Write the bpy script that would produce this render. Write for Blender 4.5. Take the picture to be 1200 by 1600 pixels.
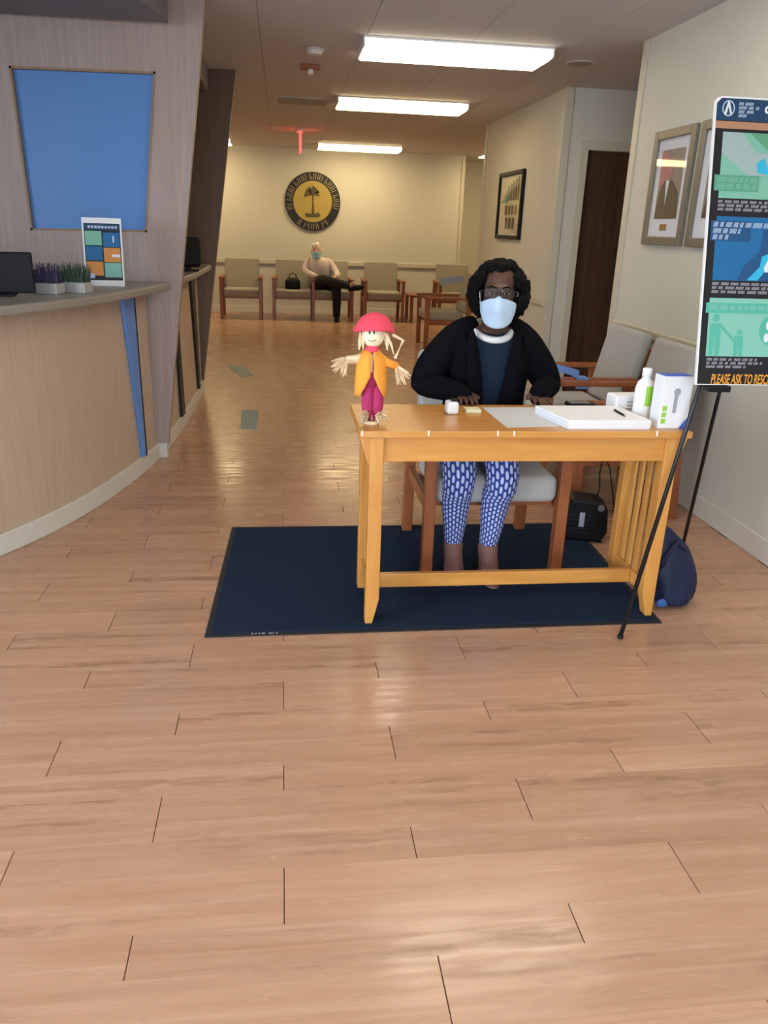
import bpy, math, random
import numpy as np
from mathutils import Vector, Matrix, Euler, noise
random.seed(7)
for o in list(bpy.data.objects): bpy.data.objects.remove(o)
scene = bpy.context.scene
C = scene.collection
PI = math.pi
# ------------------------------------------------------------------ camera
CAM_F, CAM_P, CAM_Y, CAM_R, CAM_H = 1230.0, math.radians(19.9), math.radians(7.6), math.radians(2.0), 1.45
_f0 = Vector((math.sin(CAM_Y), math.cos(CAM_Y), 0)); _r0 = Vector((math.cos(CAM_Y), -math.sin(CAM_Y), 0)); _u0 = Vector((0, 0, 1))
AF = _f0*math.cos(CAM_P) - _u0*math.sin(CAM_P); _up = _u0*math.cos(CAM_P) + _f0*math.sin(CAM_P)
AR = _r0*math.cos(CAM_R) + _up*math.sin(CAM_R); AU = _up*math.cos(CAM_R) - _r0*math.sin(CAM_R)
cam = bpy.data.cameras.new('camera'); camo = bpy.data.objects.new('camera', cam); C.objects.link(camo)
cam.sensor_fit = 'VERTICAL'; cam.sensor_height = 36; cam.lens = CAM_F*36/1600; cam.clip_start = .05; cam.clip_end = 200
camo.matrix_world = Matrix(((AR.x, AU.x, -AF.x, 0), (AR.y, AU.y, -AF.y, 0), (AR.z, AU.z, -AF.z, CAM_H), (0, 0, 0, 1)))
scene.camera = camo
# ------------------------------------------------------------------ light and exposure
vs = scene.view_settings
vs.view_transform = 'Standard'; vs.look = 'None'; vs.gamma = 1; vs.use_curve_mapping = False; vs.exposure = 0.0
SKY = (0.76, 0.88, 1.0); SKY_STRENGTH = 13.5
LAMP_COLOR = (1.0, 0.76, 0.40); LAMP_STRENGTH = 9.0; LAMP_NEUTRAL = (1.0, .88, .68)
w = bpy.data.worlds.new('world'); scene.world = w; w.use_nodes = True
w.node_tree.nodes['Background'].inputs[0].default_value = (*SKY, 1)
w.node_tree.nodes['Background'].inputs[1].default_value = SKY_STRENGTH
def portal(name, loc, rot, sx, sy):
    pl = bpy.data.lights.new(name, 'AREA'); pl.shape = 'RECTANGLE'; pl.size = sx; pl.size_y = sy
    pl.cycles.is_portal = True
    plo = bpy.data.objects.new(name, pl); C.objects.link(plo); plo.location = loc; plo.rotation_euler = rot
portal('entrance_portal', (.225, -1.63, 1.25), (PI/2, 0, 0), 1.35, 2.4)          # looks along +Y into the room
portal('side_window_portal', (-3.28, .2, 1.25), (PI/2, 0, -PI/2), 3.2, 2.4)    # looks along +X
# ------------------------------------------------------------------ helpers
def full(o):
    m = o.matrix_basis.copy()
    while o.parent: o = o.parent; m = o.matrix_basis @ m
    return m
class MB:
    def __init__(s): s.v = []; s.f = []; s.uv = []; s.mi = []; s.cur = 0
    def add(s, vs, fs, uvs=None):
        n = len(s.v); s.v += [Vector(p) for p in vs]; s.f += [[i+n for i in f] for f in fs]; s.mi += [s.cur]*len(fs)
        s.uv += (uvs if uvs else [(0, 0)]*len(vs)); return s
    def hexa(s, p):
        return s.add(p, [(0, 3, 2, 1), (4, 5, 6, 7), (0, 1, 5, 4), (1, 2, 6, 5), (2, 3, 7, 6), (3, 0, 4, 7)])
    def box(s, x0, x1, y0, y1, z0, z1, M=None):
        p = [Vector(q) for q in ((x0, y0, z0), (x1, y0, z0), (x1, y1, z0), (x0, y1, z0), (x0, y0, z1), (x1, y0, z1), (x1, y1, z1), (x0, y1, z1))]
        if M: p = [M @ q for q in p]
        return s.hexa(p)
    def prism(s, poly, fn, a, b):       # poly in 2D, fn(u, v, w) -> point
        n = len(poly)
        return s.add([fn(u, v, a) for u, v in poly] + [fn(u, v, b) for u, v in poly],
                     [tuple(range(n-1, -1, -1)), tuple(range(n, 2*n))] + [(i, (i+1) % n, n+(i+1) % n, n+i) for i in range(n)])
    def loft(s, rings, caps=True, closed=True):
        n = len(rings[0]); fs = []
        for i in range(len(rings)-1):
            for j in range(n if closed else n-1):
                k = (j+1) % n; fs.append((i*n+j, i*n+k, (i+1)*n+k, (i+1)*n+j))
        if caps: fs += [tuple(range(n-1, -1, -1)), tuple((len(rings)-1)*n+j for j in range(n))]
        return s.add([p for r in rings for p in r], fs)
    def tube(s, pts, rad, n=10, side=None, caps=True, uvn=None):
        pts = [Vector(p) for p in pts]; L = len(pts)
        if not isinstance(rad, (list, tuple)): rad = [rad]*L
        rings = []; prev = None; dist = 0; uvs = []
        for i, p in enumerate(pts):
            t = (pts[min(i+1, L-1)] - pts[max(i-1, 0)]).normalized()
            a = Vector(side) if side else (prev or (Vector((1, 0, 0)) if abs(t.x) < .8 else Vector((0, 1, 0))))
            a = (a - t*a.dot(t)).normalized(); b = t.cross(a); prev = a
            ra, rb = rad[i] if isinstance(rad[i], (list, tuple)) else (rad[i], rad[i])
            if i: dist += (p - pts[i-1]).length
            m = n+1 if uvn else n
            rings.append([p + a*(ra*math.cos(2*PI*j/n)) + b*(rb*math.sin(2*PI*j/n)) for j in range(m)])
            uvs += [(j/n*uvn, dist) for j in range(m)] if uvn else [(0, 0)]*m
        k = len(s.v); s.loft(rings, caps and not uvn, not uvn); s.uv[k:] = uvs
        return s
    def ell(s, c, r, M=None, n=16, m=10):
        c = Vector(c); vs = []; fs = []
        for i in range(m+1):
            th = PI*i/m
            for j in range(n):
                ph = 2*PI*j/n; q = Vector((r[0]*math.sin(th)*math.cos(ph), r[1]*math.sin(th)*math.sin(ph), r[2]*math.cos(th)))
                if M: q = M @ q
                vs.append(c+q)
        for i in range(m):
            for j in range(n): k = (j+1) % n; fs.append((i*n+j, (i+1)*n+j, (i+1)*n+k, i*n+k))
        return s.add(vs, fs)
    def disc(s, c, r, axis='Z', h=.01, n=24, r2=None):
        c = Vector(c); ax = {'X': ((0, 1, 0), (0, 0, 1), (1, 0, 0)), 'Y': ((1, 0, 0), (0, 0, 1), (0, -1, 0)), 'Z': ((1, 0, 0), (0, 1, 0), (0, 0, 1))}[axis]
        a, b, d = [Vector(q) for q in ax]; r2 = r if r2 is None else r2
        return s.loft([[c + a*rr*math.cos(2*PI*j/n) + b*rr*math.sin(2*PI*j/n) + d*hh for j in range(n)] for rr, hh in ((r, 0), (r2, h))])
    def xf(s, Mx):
        s.v = [Mx @ p for p in s.v]; return s
    def build(s, name, mat, parent=None, smooth=False, bevel=0, seg=2, remesh=0, sub=0, solid=0, local=False, origin=None, smoothit=0, disp=None):
        me = bpy.data.meshes.new(name)
        vs = s.v
        if parent is not None and not local:
            inv = full(parent).inverted(); vs = [inv @ p for p in vs]
        if origin is not None: vs = [p - Vector(origin) for p in vs]
        me.from_pydata([tuple(p) for p in vs], [], s.f); me.update()
        if any(u != (0, 0) for u in s.uv):
            ul = me.uv_layers.new(name='uv'); li = np.empty(len(me.loops), dtype=np.int32); me.loops.foreach_get('vertex_index', li)
            ul.data.foreach_set('uv', np.array(s.uv, dtype=np.float32)[li].ravel())
        for mm in (mat if isinstance(mat, (list, tuple)) else [mat]): me.materials.append(mm)
        if any(s.mi): me.polygons.foreach_set('material_index', s.mi)
        import bmesh
        bm = bmesh.new(); bm.from_mesh(me); bmesh.ops.recalc_face_normals(bm, faces=bm.faces); bm.to_mesh(me); bm.free()
        o = bpy.data.objects.new(name, me); C.objects.link(o)
        if parent is not None: o.parent = parent
        if origin is not None: o.location = origin
        if solid: md = o.modifiers.new('solid', 'SOLIDIFY'); md.thickness = solid; md.offset = 0
        if bevel: md = o.modifiers.new('bevel', 'BEVEL'); md.width = bevel; md.segments = seg; md.limit_method = 'ANGLE'; md.angle_limit = .6
        if remesh: md = o.modifiers.new('remesh', 'REMESH'); md.mode = 'VOXEL'; md.voxel_size = remesh; md.use_smooth_shade = True
        if smoothit: md = o.modifiers.new('smooth', 'SMOOTH'); md.iterations = smoothit; md.factor = .5
        if disp:
            tx = bpy.data.textures.new('clouds', 'CLOUDS'); tx.noise_scale = disp[0]
            md = o.modifiers.new('displace', 'DISPLACE'); md.texture = tx; md.strength = disp[1]; md.texture_coords = 'LOCAL'
        if sub: md = o.modifiers.new('sub', 'SUBSURF'); md.levels = sub; md.render_levels = sub
        if smooth: me.polygons.foreach_set('use_smooth', [True]*len(me.polygons))
        return o
def tag(o, label=None, cat=None, group=None, kind=None):
    for k, v in (('label', label), ('category', cat), ('group', group), ('kind', kind)):
        if v: o[k] = v
    return o
def thing(name, label, cat, loc=(0, 0, 0), rz=0, group=None):
    o = bpy.data.objects.new(name, None); o.empty_display_size = .1; C.objects.link(o)
    o.location = loc; o.rotation_euler = (0, 0, rz)
    return tag(o, label, cat, group)
def copy_tree(o, parent=None):
    c = o.copy(); C.objects.link(c)
    if parent is not None: c.parent = parent
    for ch in o.children: copy_tree(ch, c)
    return c
def rbox(name, mat, parent, x0, x1, y0, y1, z0, z1, bevel=.004, seg=2, M=None, local=False, smooth=False):
    return MB().box(x0, x1, y0, y1, z0, z1, M).build(name, mat, parent, bevel=bevel, seg=seg, local=local, smooth=smooth)
def ray(x, y): return AR*(x-600) + AU*(800-y) + AF*CAM_F
def onz(x, y, z=0): d = ray(x, y); return Vector((0, 0, CAM_H)) + d*((z-CAM_H)/d.z)
def aty(x, y, Y): d = ray(x, y); return Vector((0, 0, CAM_H)) + d*(Y/d.y)
# ------------------------------------------------------------------ materials
def nt(name):
    m = bpy.data.materials.new(name); m.use_nodes = True
    return m, m.node_tree.nodes, m.node_tree.links, m.node_tree.nodes['Principled BSDF']
def plain(name, col, rough=.6, spec=.5, metal=0, sheen=0, bump=0, bscale=200, var=0, vscale=8):
    m, N, L, b = nt(name)
    b.inputs['Base Color'].default_value = (*col, 1); b.inputs['Roughness'].default_value = rough
    b.inputs['Specular IOR Level'].default_value = spec; b.inputs['Metallic'].default_value = metal
    if sheen: b.inputs['Sheen Weight'].default_value = sheen
    if bump or var: tc = N.new('ShaderNodeTexCoord')
    if bump:
        n = N.new('ShaderNodeTexNoise'); n.inputs['Scale'].default_value = bscale; L.new(tc.outputs['Object'], n.inputs['Vector'])
        bp = N.new('ShaderNodeBump'); bp.inputs['Strength'].default_value = bump; bp.inputs['Distance'].default_value = .004
        L.new(n.outputs['Fac'], bp.inputs['Height']); L.new(bp.outputs['Normal'], b.inputs['Normal'])
    if var:
        n = N.new('ShaderNodeTexNoise'); n.inputs['Scale'].default_value = vscale; n.inputs['Detail'].default_value = 5; L.new(tc.outputs['Object'], n.inputs['Vector'])
        mx = N.new('ShaderNodeMix'); mx.data_type = 'RGBA'
        mx.inputs['A'].default_value = (*[c*(1-var) for c in col], 1); mx.inputs['B'].default_value = (*[min(1, c*(1+var)) for c in col], 1)
        L.new(n.outputs['Fac'], mx.inputs['Factor']); L.new(mx.outputs['Result'], b.inputs['Base Color'])
    return m
def ramp(N, stops):
    r = N.new('ShaderNodeValToRGB'); e = r.color_ramp.elements
    while len(e) < len(stops): e.new(.5)
    for i, (p, c) in enumerate(stops): e[i].position = p; e[i].color = (*c, 1)
    return r
def wood(name, light, dark, scale=(2, 30, 30), rough=.4, spec=.4, rnd=False, coord='Object', cathedral=0, gloss_var=0, bumpv=.03):
    m, N, L, b = nt(name)
    tc = N.new('ShaderNodeTexCoord'); mp = N.new('ShaderNodeMapping'); mp.inputs['Scale'].default_value = scale
    src = tc.outputs[coord]
    if rnd:
        oi = N.new('ShaderNodeObjectInfo'); ml = N.new('ShaderNodeVectorMath'); ml.operation = 'MULTIPLY_ADD'
        ml.inputs[1].default_value = (37, 91, 53)
        cb = N.new('ShaderNodeCombineXYZ')
        for k in range(3): L.new(oi.outputs['Random'], cb.inputs[k])
        L.new(cb.outputs[0], ml.inputs[0]); L.new(src, ml.inputs[2]); src = ml.outputs[0]
    L.new(src, mp.inputs['Vector'])
    n = N.new('ShaderNodeTexNoise'); n.inputs['Scale'].default_value = 1; n.inputs['Detail'].default_value = 7; n.inputs['Roughness'].default_value = .62; n.inputs['Distortion'].default_value = .6
    L.new(mp.outputs[0], n.inputs['Vector'])
    r = ramp(N, [(.3, dark), (.55, tuple((a+c)/2 for a, c in zip(light, dark))), (.72, light)]); L.new(n.outputs['Fac'], r.inputs[0])
    col = r.outputs[0]
    if cathedral:
        mp2 = N.new('ShaderNodeMapping'); mp2.inputs['Scale'].default_value = (7, 30, 30); L.new(src, mp2.inputs['Vector'])
        wv = N.new('ShaderNodeTexNoise'); wv.inputs['Scale'].default_value = 1; wv.inputs['Detail'].default_value = 3; wv.inputs['Distortion'].default_value = 1.2
        L.new(mp2.outputs[0], wv.inputs['Vector'])
        n3 = N.new('ShaderNodeTexNoise'); n3.inputs['Scale'].default_value = 1; mp3 = N.new('ShaderNodeMapping'); mp3.inputs['Scale'].default_value = (.8, 17, 17)
        L.new(src, mp3.inputs['Vector']); L.new(mp3.outputs[0], n3.inputs['Vector'])
        r3 = ramp(N, [(.54, (0, 0, 0)), (.66, (1, 1, 1))]); L.new(n3.outputs['Fac'], r3.inputs[0])
        r4 = ramp(N, [(.42, (.15, .15, .15)), (.62, (1, 1, 1))]); L.new(wv.outputs['Fac'], r4.inputs[0])
        mu = N.new('ShaderNodeMath'); mu.operation = 'MULTIPLY'; L.new(r3.outputs[0], mu.inputs[0]); L.new(r4.outputs[0], mu.inputs[1])
        mu2 = N.new('ShaderNodeMath'); mu2.operation = 'MULTIPLY'; mu2.inputs[1].default_value = cathedral; L.new(mu.outputs[0], mu2.inputs[0])
        mx = N.new('ShaderNodeMix'); mx.data_type = 'RGBA'; mx.inputs['B'].default_value = (*[c*.62 for c in dark], 1)
        L.new(mu2.outputs[0], mx.inputs['Factor']); L.new(col, mx.inputs['A']); col = mx.outputs['Result']
    if rnd:
        hs = N.new('ShaderNodeHueSaturation'); mr = N.new('ShaderNodeMapRange'); mr.inputs['To Min'].default_value = .95; mr.inputs['To Max'].default_value = 1.05
        L.new(oi.outputs['Random'], mr.inputs[0]); L.new(mr.outputs[0], hs.inputs['Value']); L.new(col, hs.inputs['Color']); col = hs.outputs[0]
    L.new(col, b.inputs['Base Color'])
    b.inputs['Roughness'].default_value = rough; b.inputs['Specular IOR Level'].default_value = spec
    if gloss_var:
        g = N.new('ShaderNodeNewGeometry'); mg = N.new('ShaderNodeMapping'); mg.inputs['Scale'].default_value = (5, 38, 1); L.new(g.outputs['Position'], mg.inputs['Vector'])
        ng = N.new('ShaderNodeTexNoise'); ng.inputs['Scale'].default_value = 1; ng.inputs['Detail'].default_value = 4; L.new(mg.outputs[0], ng.inputs['Vector'])
        mr = N.new('ShaderNodeMapRange'); mr.inputs['From Min'].default_value = .35; mr.inputs['From Max'].default_value = .7
        mr.inputs['To Min'].default_value = rough-gloss_var; mr.inputs['To Max'].default_value = rough+gloss_var
        L.new(ng.outputs['Fac'], mr.inputs[0]); L.new(mr.outputs[0], b.inputs['Roughness'])
    if bumpv:
        bp = N.new('ShaderNodeBump'); bp.inputs['Strength'].default_value = bumpv; bp.inputs['Distance'].default_value = .002
        L.new(n.outputs['Fac'], bp.inputs['Height']); L.new(bp.outputs['Normal'], b.inputs['Normal'])
    return m
def emit(name, col, s):
    m, N, L, b = nt(name); b.inputs['Base Color'].default_value = (.8, .8, .8, 1)
    b.inputs['Emission Color'].default_value = (*col, 1); b.inputs['Emission Strength'].default_value = s
    return m
def clear(name, tint=(.95, .97, 1), refl=.1, rough=.03):
    m, N, L, b = nt(name); out = N['Material Output']
    t = N.new('ShaderNodeBsdfTransparent'); t.inputs[0].default_value = (*tint, 1)
    g = N.new('ShaderNodeBsdfGlossy'); g.inputs['Roughness'].default_value = rough
    lw = N.new('ShaderNodeLayerWeight'); lw.inputs[0].default_value = .5
    pw = N.new('ShaderNodeMath'); pw.operation = 'POWER'; pw.inputs[1].default_value = 4; L.new(lw.outputs['Facing'], pw.inputs[0])
    ma = N.new('ShaderNodeMath'); ma.operation = 'MULTIPLY_ADD'; ma.inputs[1].default_value = .6; ma.inputs[2].default_value = .04; L.new(pw.outputs[0], ma.inputs[0])
    mx = N.new('ShaderNodeMixShader'); L.new(ma.outputs[0], mx.inputs[0]); L.new(t.outputs[0], mx.inputs[1]); L.new(g.outputs[0], mx.inputs[2])
    L.new(mx.outputs[0], out.inputs[0]); N.remove(b)
    return m
M = {}
FL_L, FL_D = (.54, .32, .207), (.415, .222, .130)
M['plank'] = wood('plank_vinyl', FL_L, FL_D, scale=(1.3, 26, 26), rough=.24, spec=.5, rnd=True, cathedral=.7, gloss_var=.10, bumpv=.015)
M['floor_far'] = wood('floor_vinyl_far', FL_L, FL_D, scale=(1.3, 26, 26), rough=.24, spec=.5, cathedral=.5, gloss_var=.10, bumpv=.015)
M['underlay'] = plain('floor_underlay', (.05, .028, .018), .9)
M['wall'] = plain('wall_vinyl_beige', (.63, .615, .54), .6, .3, bump=.12, bscale=260, var=.03)
M['trim'] = plain('trim_paint', (.60, .56, .45), .4, .4)
M['base'] = plain('baseboard_vinyl', (.66, .635, .56), .45, .4)
M['ceil'] = plain('ceiling_tile', (.62, .61, .62), .9, .2, bump=.25, bscale=320, var=.05, vscale=60)
M['lam'] = wood('laminate_panel', (.45, .355, .325), (.35, .27, .245), scale=(45, 45, 2.2), rough=.42, spec=.35)
M['lamfront'] = wood('laminate_counter', (.60, .47, .35), (.50, .375, .27), scale=(70, 70, 2.5), rough=.45, spec=.35)
M['lamdark'] = wood('laminate_edge', (.36, .23, .14), (.26, .16, .09), scale=(45, 45, 2.2), rough=.45)
M['oak'] = wood('honey_oak', (.66, .32, .075), (.52, .22, .045), scale=(3, 22, 22), rough=.3, spec=.5)
M['oakv'] = wood('honey_oak_upright', (.66, .32, .075), (.52, .22, .045), scale=(22, 22, 3), rough=.33, spec=.5)
M['cherry'] = wood('cherry_wood', (.36, .115, .04), (.24, .065, .022), scale=(14, 14, 4), rough=.35, spec=.5)
M['uph'] = plain('upholstery_taupe', (.34, .315, .255), .85, .2, sheen=.2, bump=.5, bscale=420, var=.12, vscale=240)
M['uphg'] = plain('upholstery_grey', (.44, .43, .41), .85, .2, sheen=.2, bump=.5, bscale=420, var=.1, vscale=240)
M['granite'] = plain('countertop_laminate', (.30, .27, .225), .35, .5, var=.35, vscale=120)
M['blue'] = plain('blue_accent', (.12, .28, .66), .3, .5)
M['blue_shaded'] = plain('blue_accent_shaded', (.012, .016, .022), .4, .4)  # blue accent strips of the rear counter, shade painted in as near-black
M['lam2'] = wood('laminate_dark', (.165, .098, .058), (.115, .066, .038), scale=(45, 45, 2.2), rough=.45, spec=.3)  # darker brown tone for the rear partition
M['bluepane'] = plain('blue_panel', (.095, .25, .60), .38, .35)
M['black'] = plain('black_plastic', (.006, .006, .007), .5, .2)
M['blackm'] = plain('black_metal', (.014, .015, .018), .35, .5, metal=.3)
M['steel'] = plain('grey_metal', (.35, .35, .36), .35, .5, metal=.8)
M['soffit'] = plain('soffit_paint', (.20, .19, .21), .6)
M['white'] = plain('white_plastic', (.80, .81, .82), .45)
M['paper'] = plain('white_paper', (.80, .81, .84), .7, .2)
M['paper_grey'] = plain('printed_paper', (.60, .61, .63), .7, .2, var=.08, vscale=160)
M['rubber'] = plain('mat_rubber', (.010, .012, .016), .7)
M['mat'] = plain('mat_pile', (.016, .030, .060), .95, .1, bump=.9, bscale=900, var=.55, vscale=300)
M['doorwood'] = wood('door_walnut', (.10, .05, .026), (.055, .027, .014), scale=(30, 30, 1.6), rough=.45)
M['silver'] = plain('silver_wood_frame', (.22, .20, .165), .35, .5, metal=.35)
M['gold'] = plain('brass', (.45, .25, .06), .35, metal=.6)
M['glass'] = clear('clear_glass')
M['lamp'] = emit('lamp_lens', LAMP_COLOR, LAMP_STRENGTH)
M['lamp_n'] = emit('lamp_lens_neutral', LAMP_NEUTRAL, 8.0)
M['lamp_b'] = emit('lamp_lens_warm', LAMP_COLOR, 15.0)
M['exit'] = emit('exit_red', (1, .03, .05), 2.2)
M['skin'] = plain('skin_deep', (.085, .038, .024), .5, .4)
M['skin_fair'] = plain('skin_fair', (.60, .40, .31), .5, .3)
M['hair'] = plain('hair_black', (.0035, .003, .003), .8, .12, bump=1, bscale=150)
M['hair_white'] = plain('hair_white', (.78, .76, .73), .8)
M['cardigan'] = plain('cardigan_black', (.005, .005, .007), .95, .06, bump=.3, bscale=500)
M['eyew'] = plain('eye_white', (.34, .31, .29), .3)
M['navy'] = plain('navy_cotton', (.010, .022, .045), .85, .2)
M['maskw'] = plain('mask_pale_blue', (.50, .66, .85), .8, .2)
M['maskb'] = plain('mask_blue', (.30, .55, .72), .8, .2)
M['boot'] = plain('boot_brown', (.20, .10, .082), .7, .3, var=.15, vscale=40)
M['raffia'] = plain('raffia_cream', (.80, .62, .40), .75, .2)
M['felt_pink'] = plain('felt_coral', (.78, .085, .13), .9, .1)
M['felt_orange'] = plain('felt_orange', (.88, .36, .055), .9, .1)
M['felt_magenta'] = plain('cloth_magenta', (.42, .04, .13), .85, .1, var=.2, vscale=60)
M['head_cream'] = plain('doll_head', (.88, .80, .55), .6)
M['tape'] = plain('blue_tape', (.16, .32, .72), .5)
M['tapepale'] = plain('pale_blue_tape', (.36, .50, .78), .5)
M['floortape'] = plain('floor_tape', (.20, .28, .30), .5)
M['bag'] = plain('bag_navy', (.010, .016, .05), .6, .3)
M['bagblue'] = plain('bag_blue', (.05, .13, .42), .6, .3)
M['green'] = plain('label_green', (.30, .62, .06), .5)
M['bluelab'] = plain('label_blue', (.04, .12, .55), .5)
M['sticky'] = plain('note_yellow', (.75, .74, .50), .7)
M['grass'] = plain('foil_green', (.012, .05, .02), .5)
M['purple'] = plain('foil_purple', (.025, .015, .06), .5)
M['traygrey'] = plain('tray_grey', (.40, .39, .38), .4)
M['ringblack'] = plain('seal_black', (.012, .011, .010), .5)
M['sealgold'] = plain('seal_gold', (.42, .32, .075), .5, var=.1)
M['sealcream'] = plain('seal_cream', (.62, .52, .30), .6)
M['darktree'] = plain('seal_dark', (.09, .07, .03), .6)
M['trouser'] = plain('trousers_black', (.008, .008, .010), .85)
M['shirt_pink'] = plain('shirt_pink', (.68, .58, .56), .8)
def pm(name, c): M[name] = plain(name, c, .45, .3)
pm('p_navy', (.013, .05, .115)); pm('p_tan', (.42, .22, .13)); pm('p_black', (.010, .010, .014)); pm('p_mint', (.19, .45, .34)); pm('p_grey', (.32, .42, .42))
pm('p_green', (.11, .33, .19)); pm('p_dgreen', (.10, .33, .22)); pm('p_blue', (.011, .13, .32)); pm('p_dblue', (.012, .075, .20)); pm('p_cyan', (.03, .42, .66))
pm('p_text', (.36, .36, .42)); pm('p_orange', (.78, .33, .03)); pm('p_teal', (.09, .42, .33)); pm('p_lmint', (.21, .50, .40)); pm('p_white', (.70, .74, .76)); pm('p_ltext', (.45, .55, .70))
pm('photo_brown', (.11, .075, .045)); pm('photo_pink', (.55, .20, .20)); pm('photo_back', (.33, .27, .22)); pm('cert', (.62, .55, .36)); pm('cert_green', (.10, .20, .13)); pm('cert_dark', (.12, .085, .04)); pm('s_orange', (.62, .26, .06))
def legging():
    m, N, L, b = nt('leggings_print'); uv = N.new('ShaderNodeUVMap'); sp = N.new('ShaderNodeSeparateXYZ'); L.new(uv.outputs[0], sp.inputs[0])
    def mt(op, a, c=None, d=None):
        n = N.new('ShaderNodeMath'); n.operation = op
        for i, q in enumerate((a, c, d)):
            if q is None: continue
            if isinstance(q, (int, float)): n.inputs[i].default_value = q
            else: L.new(q, n.inputs[i])
        return n.outputs[0]
    u = sp.outputs[0]; v = mt('MULTIPLY', sp.outputs[1], 1/.026)
    col = mt('FLOOR', u); st = mt('MULTIPLY', mt('MODULO', col, 2), .5)
    fv = mt('SUBTRACT', mt('FRACT', mt('ADD', v, st)), .5); fu = mt('SUBTRACT', mt('FRACT', u), .5)
    d = mt('ADD', mt('POWER', mt('ABSOLUTE', mt('MULTIPLY', fu, 2.9)), 2.6), mt('POWER', mt('ABSOLUTE', mt('MULTIPLY', fv, 2.5)), 2.6))
    r = ramp(N, [(.7, (.50, .56, .80)), (.95, (.016, .045, .26))]); L.new(d, r.inputs[0]); L.new(r.outputs[0], b.inputs['Base Color']); b.inputs['Roughness'].default_value = .8
    return m
M['legging'] = legging()

# ================================================================== STRUCTURE
CH = 2.595          # ceiling height
XR, YRE = 2.27, 5.385     # near right wall and its far end
# ---- floor
PER, W1, W2, PLEN, FAR = .2735, .1645, .109, .9715, 5.16
fl = MB().box(-3.4, 5.2, -1.7, FAR, -.08, -.003).build('floor', [M['underlay']])
tag(fl, kind='structure')
ff = MB().box(-3.4, 5.2, FAR, 16, -.08, 0).build('floor_far', M['floor_far']); ff.name = 'floor_far'; tag(ff, kind='structure')
ylo = 1.0585 - 10*PER      # start of a wide row
meshes = {}
ox3 = {0: .3115, 1: -.0115, 2: -.3345}      # joint offsets of the wide rows; the narrow rows lag by two thirds
rows = []; far_planks = []
for k in range(0, 26):
    y = ylo + k*PER; ph = (k-10) % 3
    rows.append((y, W1, ox3[ph])); rows.append((y+W1, W2, ox3[(ph+2) % 3]))
for (y, wd, x0) in rows:
    if y + wd > FAR + .001 or y < -1.7: continue
    i0 = math.ceil((-3.4 - x0)/PLEN)
    i = i0 - 1
    while x0 + i*PLEN < 2.27:
        a, b_ = max(-3.4, x0+i*PLEN), min(XR, x0+(i+1)*PLEN); i += 1
        if b_ - a < .02: continue
        key = (round(b_-a, 3), wd)
        if key not in meshes:
            L_ = b_-a; g = .0011; e = .00012; bv = .0012
            mb = MB()
            mb.loft([[(g, e, -.003), (L_-g, e, -.003), (L_-g, wd-e, -.003), (g, wd-e, -.003)],
                     [(g, e, -.001), (L_-g, e, -.001), (L_-g, wd-e, -.001), (g, wd-e, -.001)],
                     [(g+bv, e, 0), (L_-g-bv, e, 0), (L_-g-bv, wd-e, 0), (g+bv, wd-e, 0)]])
            o = mb.build('plank', M['plank'], fl, local=True); meshes[key] = o.data
        else:
            o = bpy.data.objects.new('plank', meshes[key]); C.objects.link(o); o.parent = fl
        o.location = (a, y, 0)
        if y < .8 or b_ < -2.2: far_planks.append(o)
# planks outside the photograph's reach become one part
fb = MB()
for o in far_planks:
    fb.add([v.co + o.location for v in o.data.vertices], [tuple(p.vertices) for p in o.data.polygons]); bpy.data.objects.remove(o)
tag(fb.build('plank_field', M['floor_far'], fl, local=True), kind='stuff')
# strip between last plank row and far slab
lastY = max(y+wd for (y, wd, x0) in rows if y+wd <= FAR+.001)
MB().box(-3.4, 5.2, lastY, FAR, -.003, 0).build('floor_strip', M['floor_far'], fl)
# ---- ceiling
ce = MB().box(-3.4, 5.2, -1.7, 16, CH+.012, CH+.1).build('ceiling', M['p_black']); tag(ce, kind='structure')
x = .55 - .68*6
while x < 5.2:
    a, b_ = max(-3.4, x+.0015), min(5.2, x+.68-.0015); x += .68
    if b_ - a > .05: MB().box(a, b_, -1.7, 16, CH, CH+.011).build('ceiling_panel', M['ceil'], ce)
# ---- walls
def struct(name, mat, *bx, bevel=0):
    mb = MB()
    for q in bx: mb.box(*q)
    return tag(mb.build(name, mat, bevel=bevel), kind='structure')
struct('wall_right', M['wall'], (XR, XR+.12, -1.7, YRE, 0, CH))
struct('wall_right_return', M['wall'], (XR+.12, 5.2, YRE-.12, YRE, 0, CH))
struct('trim_1', M['trim'], (XR-.012, XR+.05, YRE-.001, YRE+.02, 0, CH), (XR-.012, XR, YRE-.055, YRE, 0, CH), bevel=.003)
XS, YD, YS = 2.37, 7.13, 9.88
DX0, DX1, DH = 2.605, 3.52, 2.125
struct('wall_door', M['wall'], (XS, DX0, YD, YD+.12, 0, CH), (DX1, 5.2, YD, YD+.12, 0, CH), (DX0, DX1, YD, YD+.12, DH, CH))
struct('wall_side', M['wall'], (XS, XS+.12, YD+.12, YS, 0, CH))
struct('trim_2', M['trim'], (XS-.012, XS+.06, YD-.014, YD, 0, CH), (XS-.012, XS, YD, YD+.06, 0, CH), bevel=.003)
struct('trim_3', M['trim'], (XS-.012, XS+.05, YS, YS+.012, 0, CH), (XS-.012, XS, YS-.04, YS, 0, CH), bevel=.003)
dr = thing('door_1', None, None, (DX0, YD, 0)); tag(dr, kind='structure')
rbox('door_leaf', M['doorwood'], dr, DX0+.005, DX1-.005, YD+.05, YD+.09, .008, DH-.004, .002)
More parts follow.
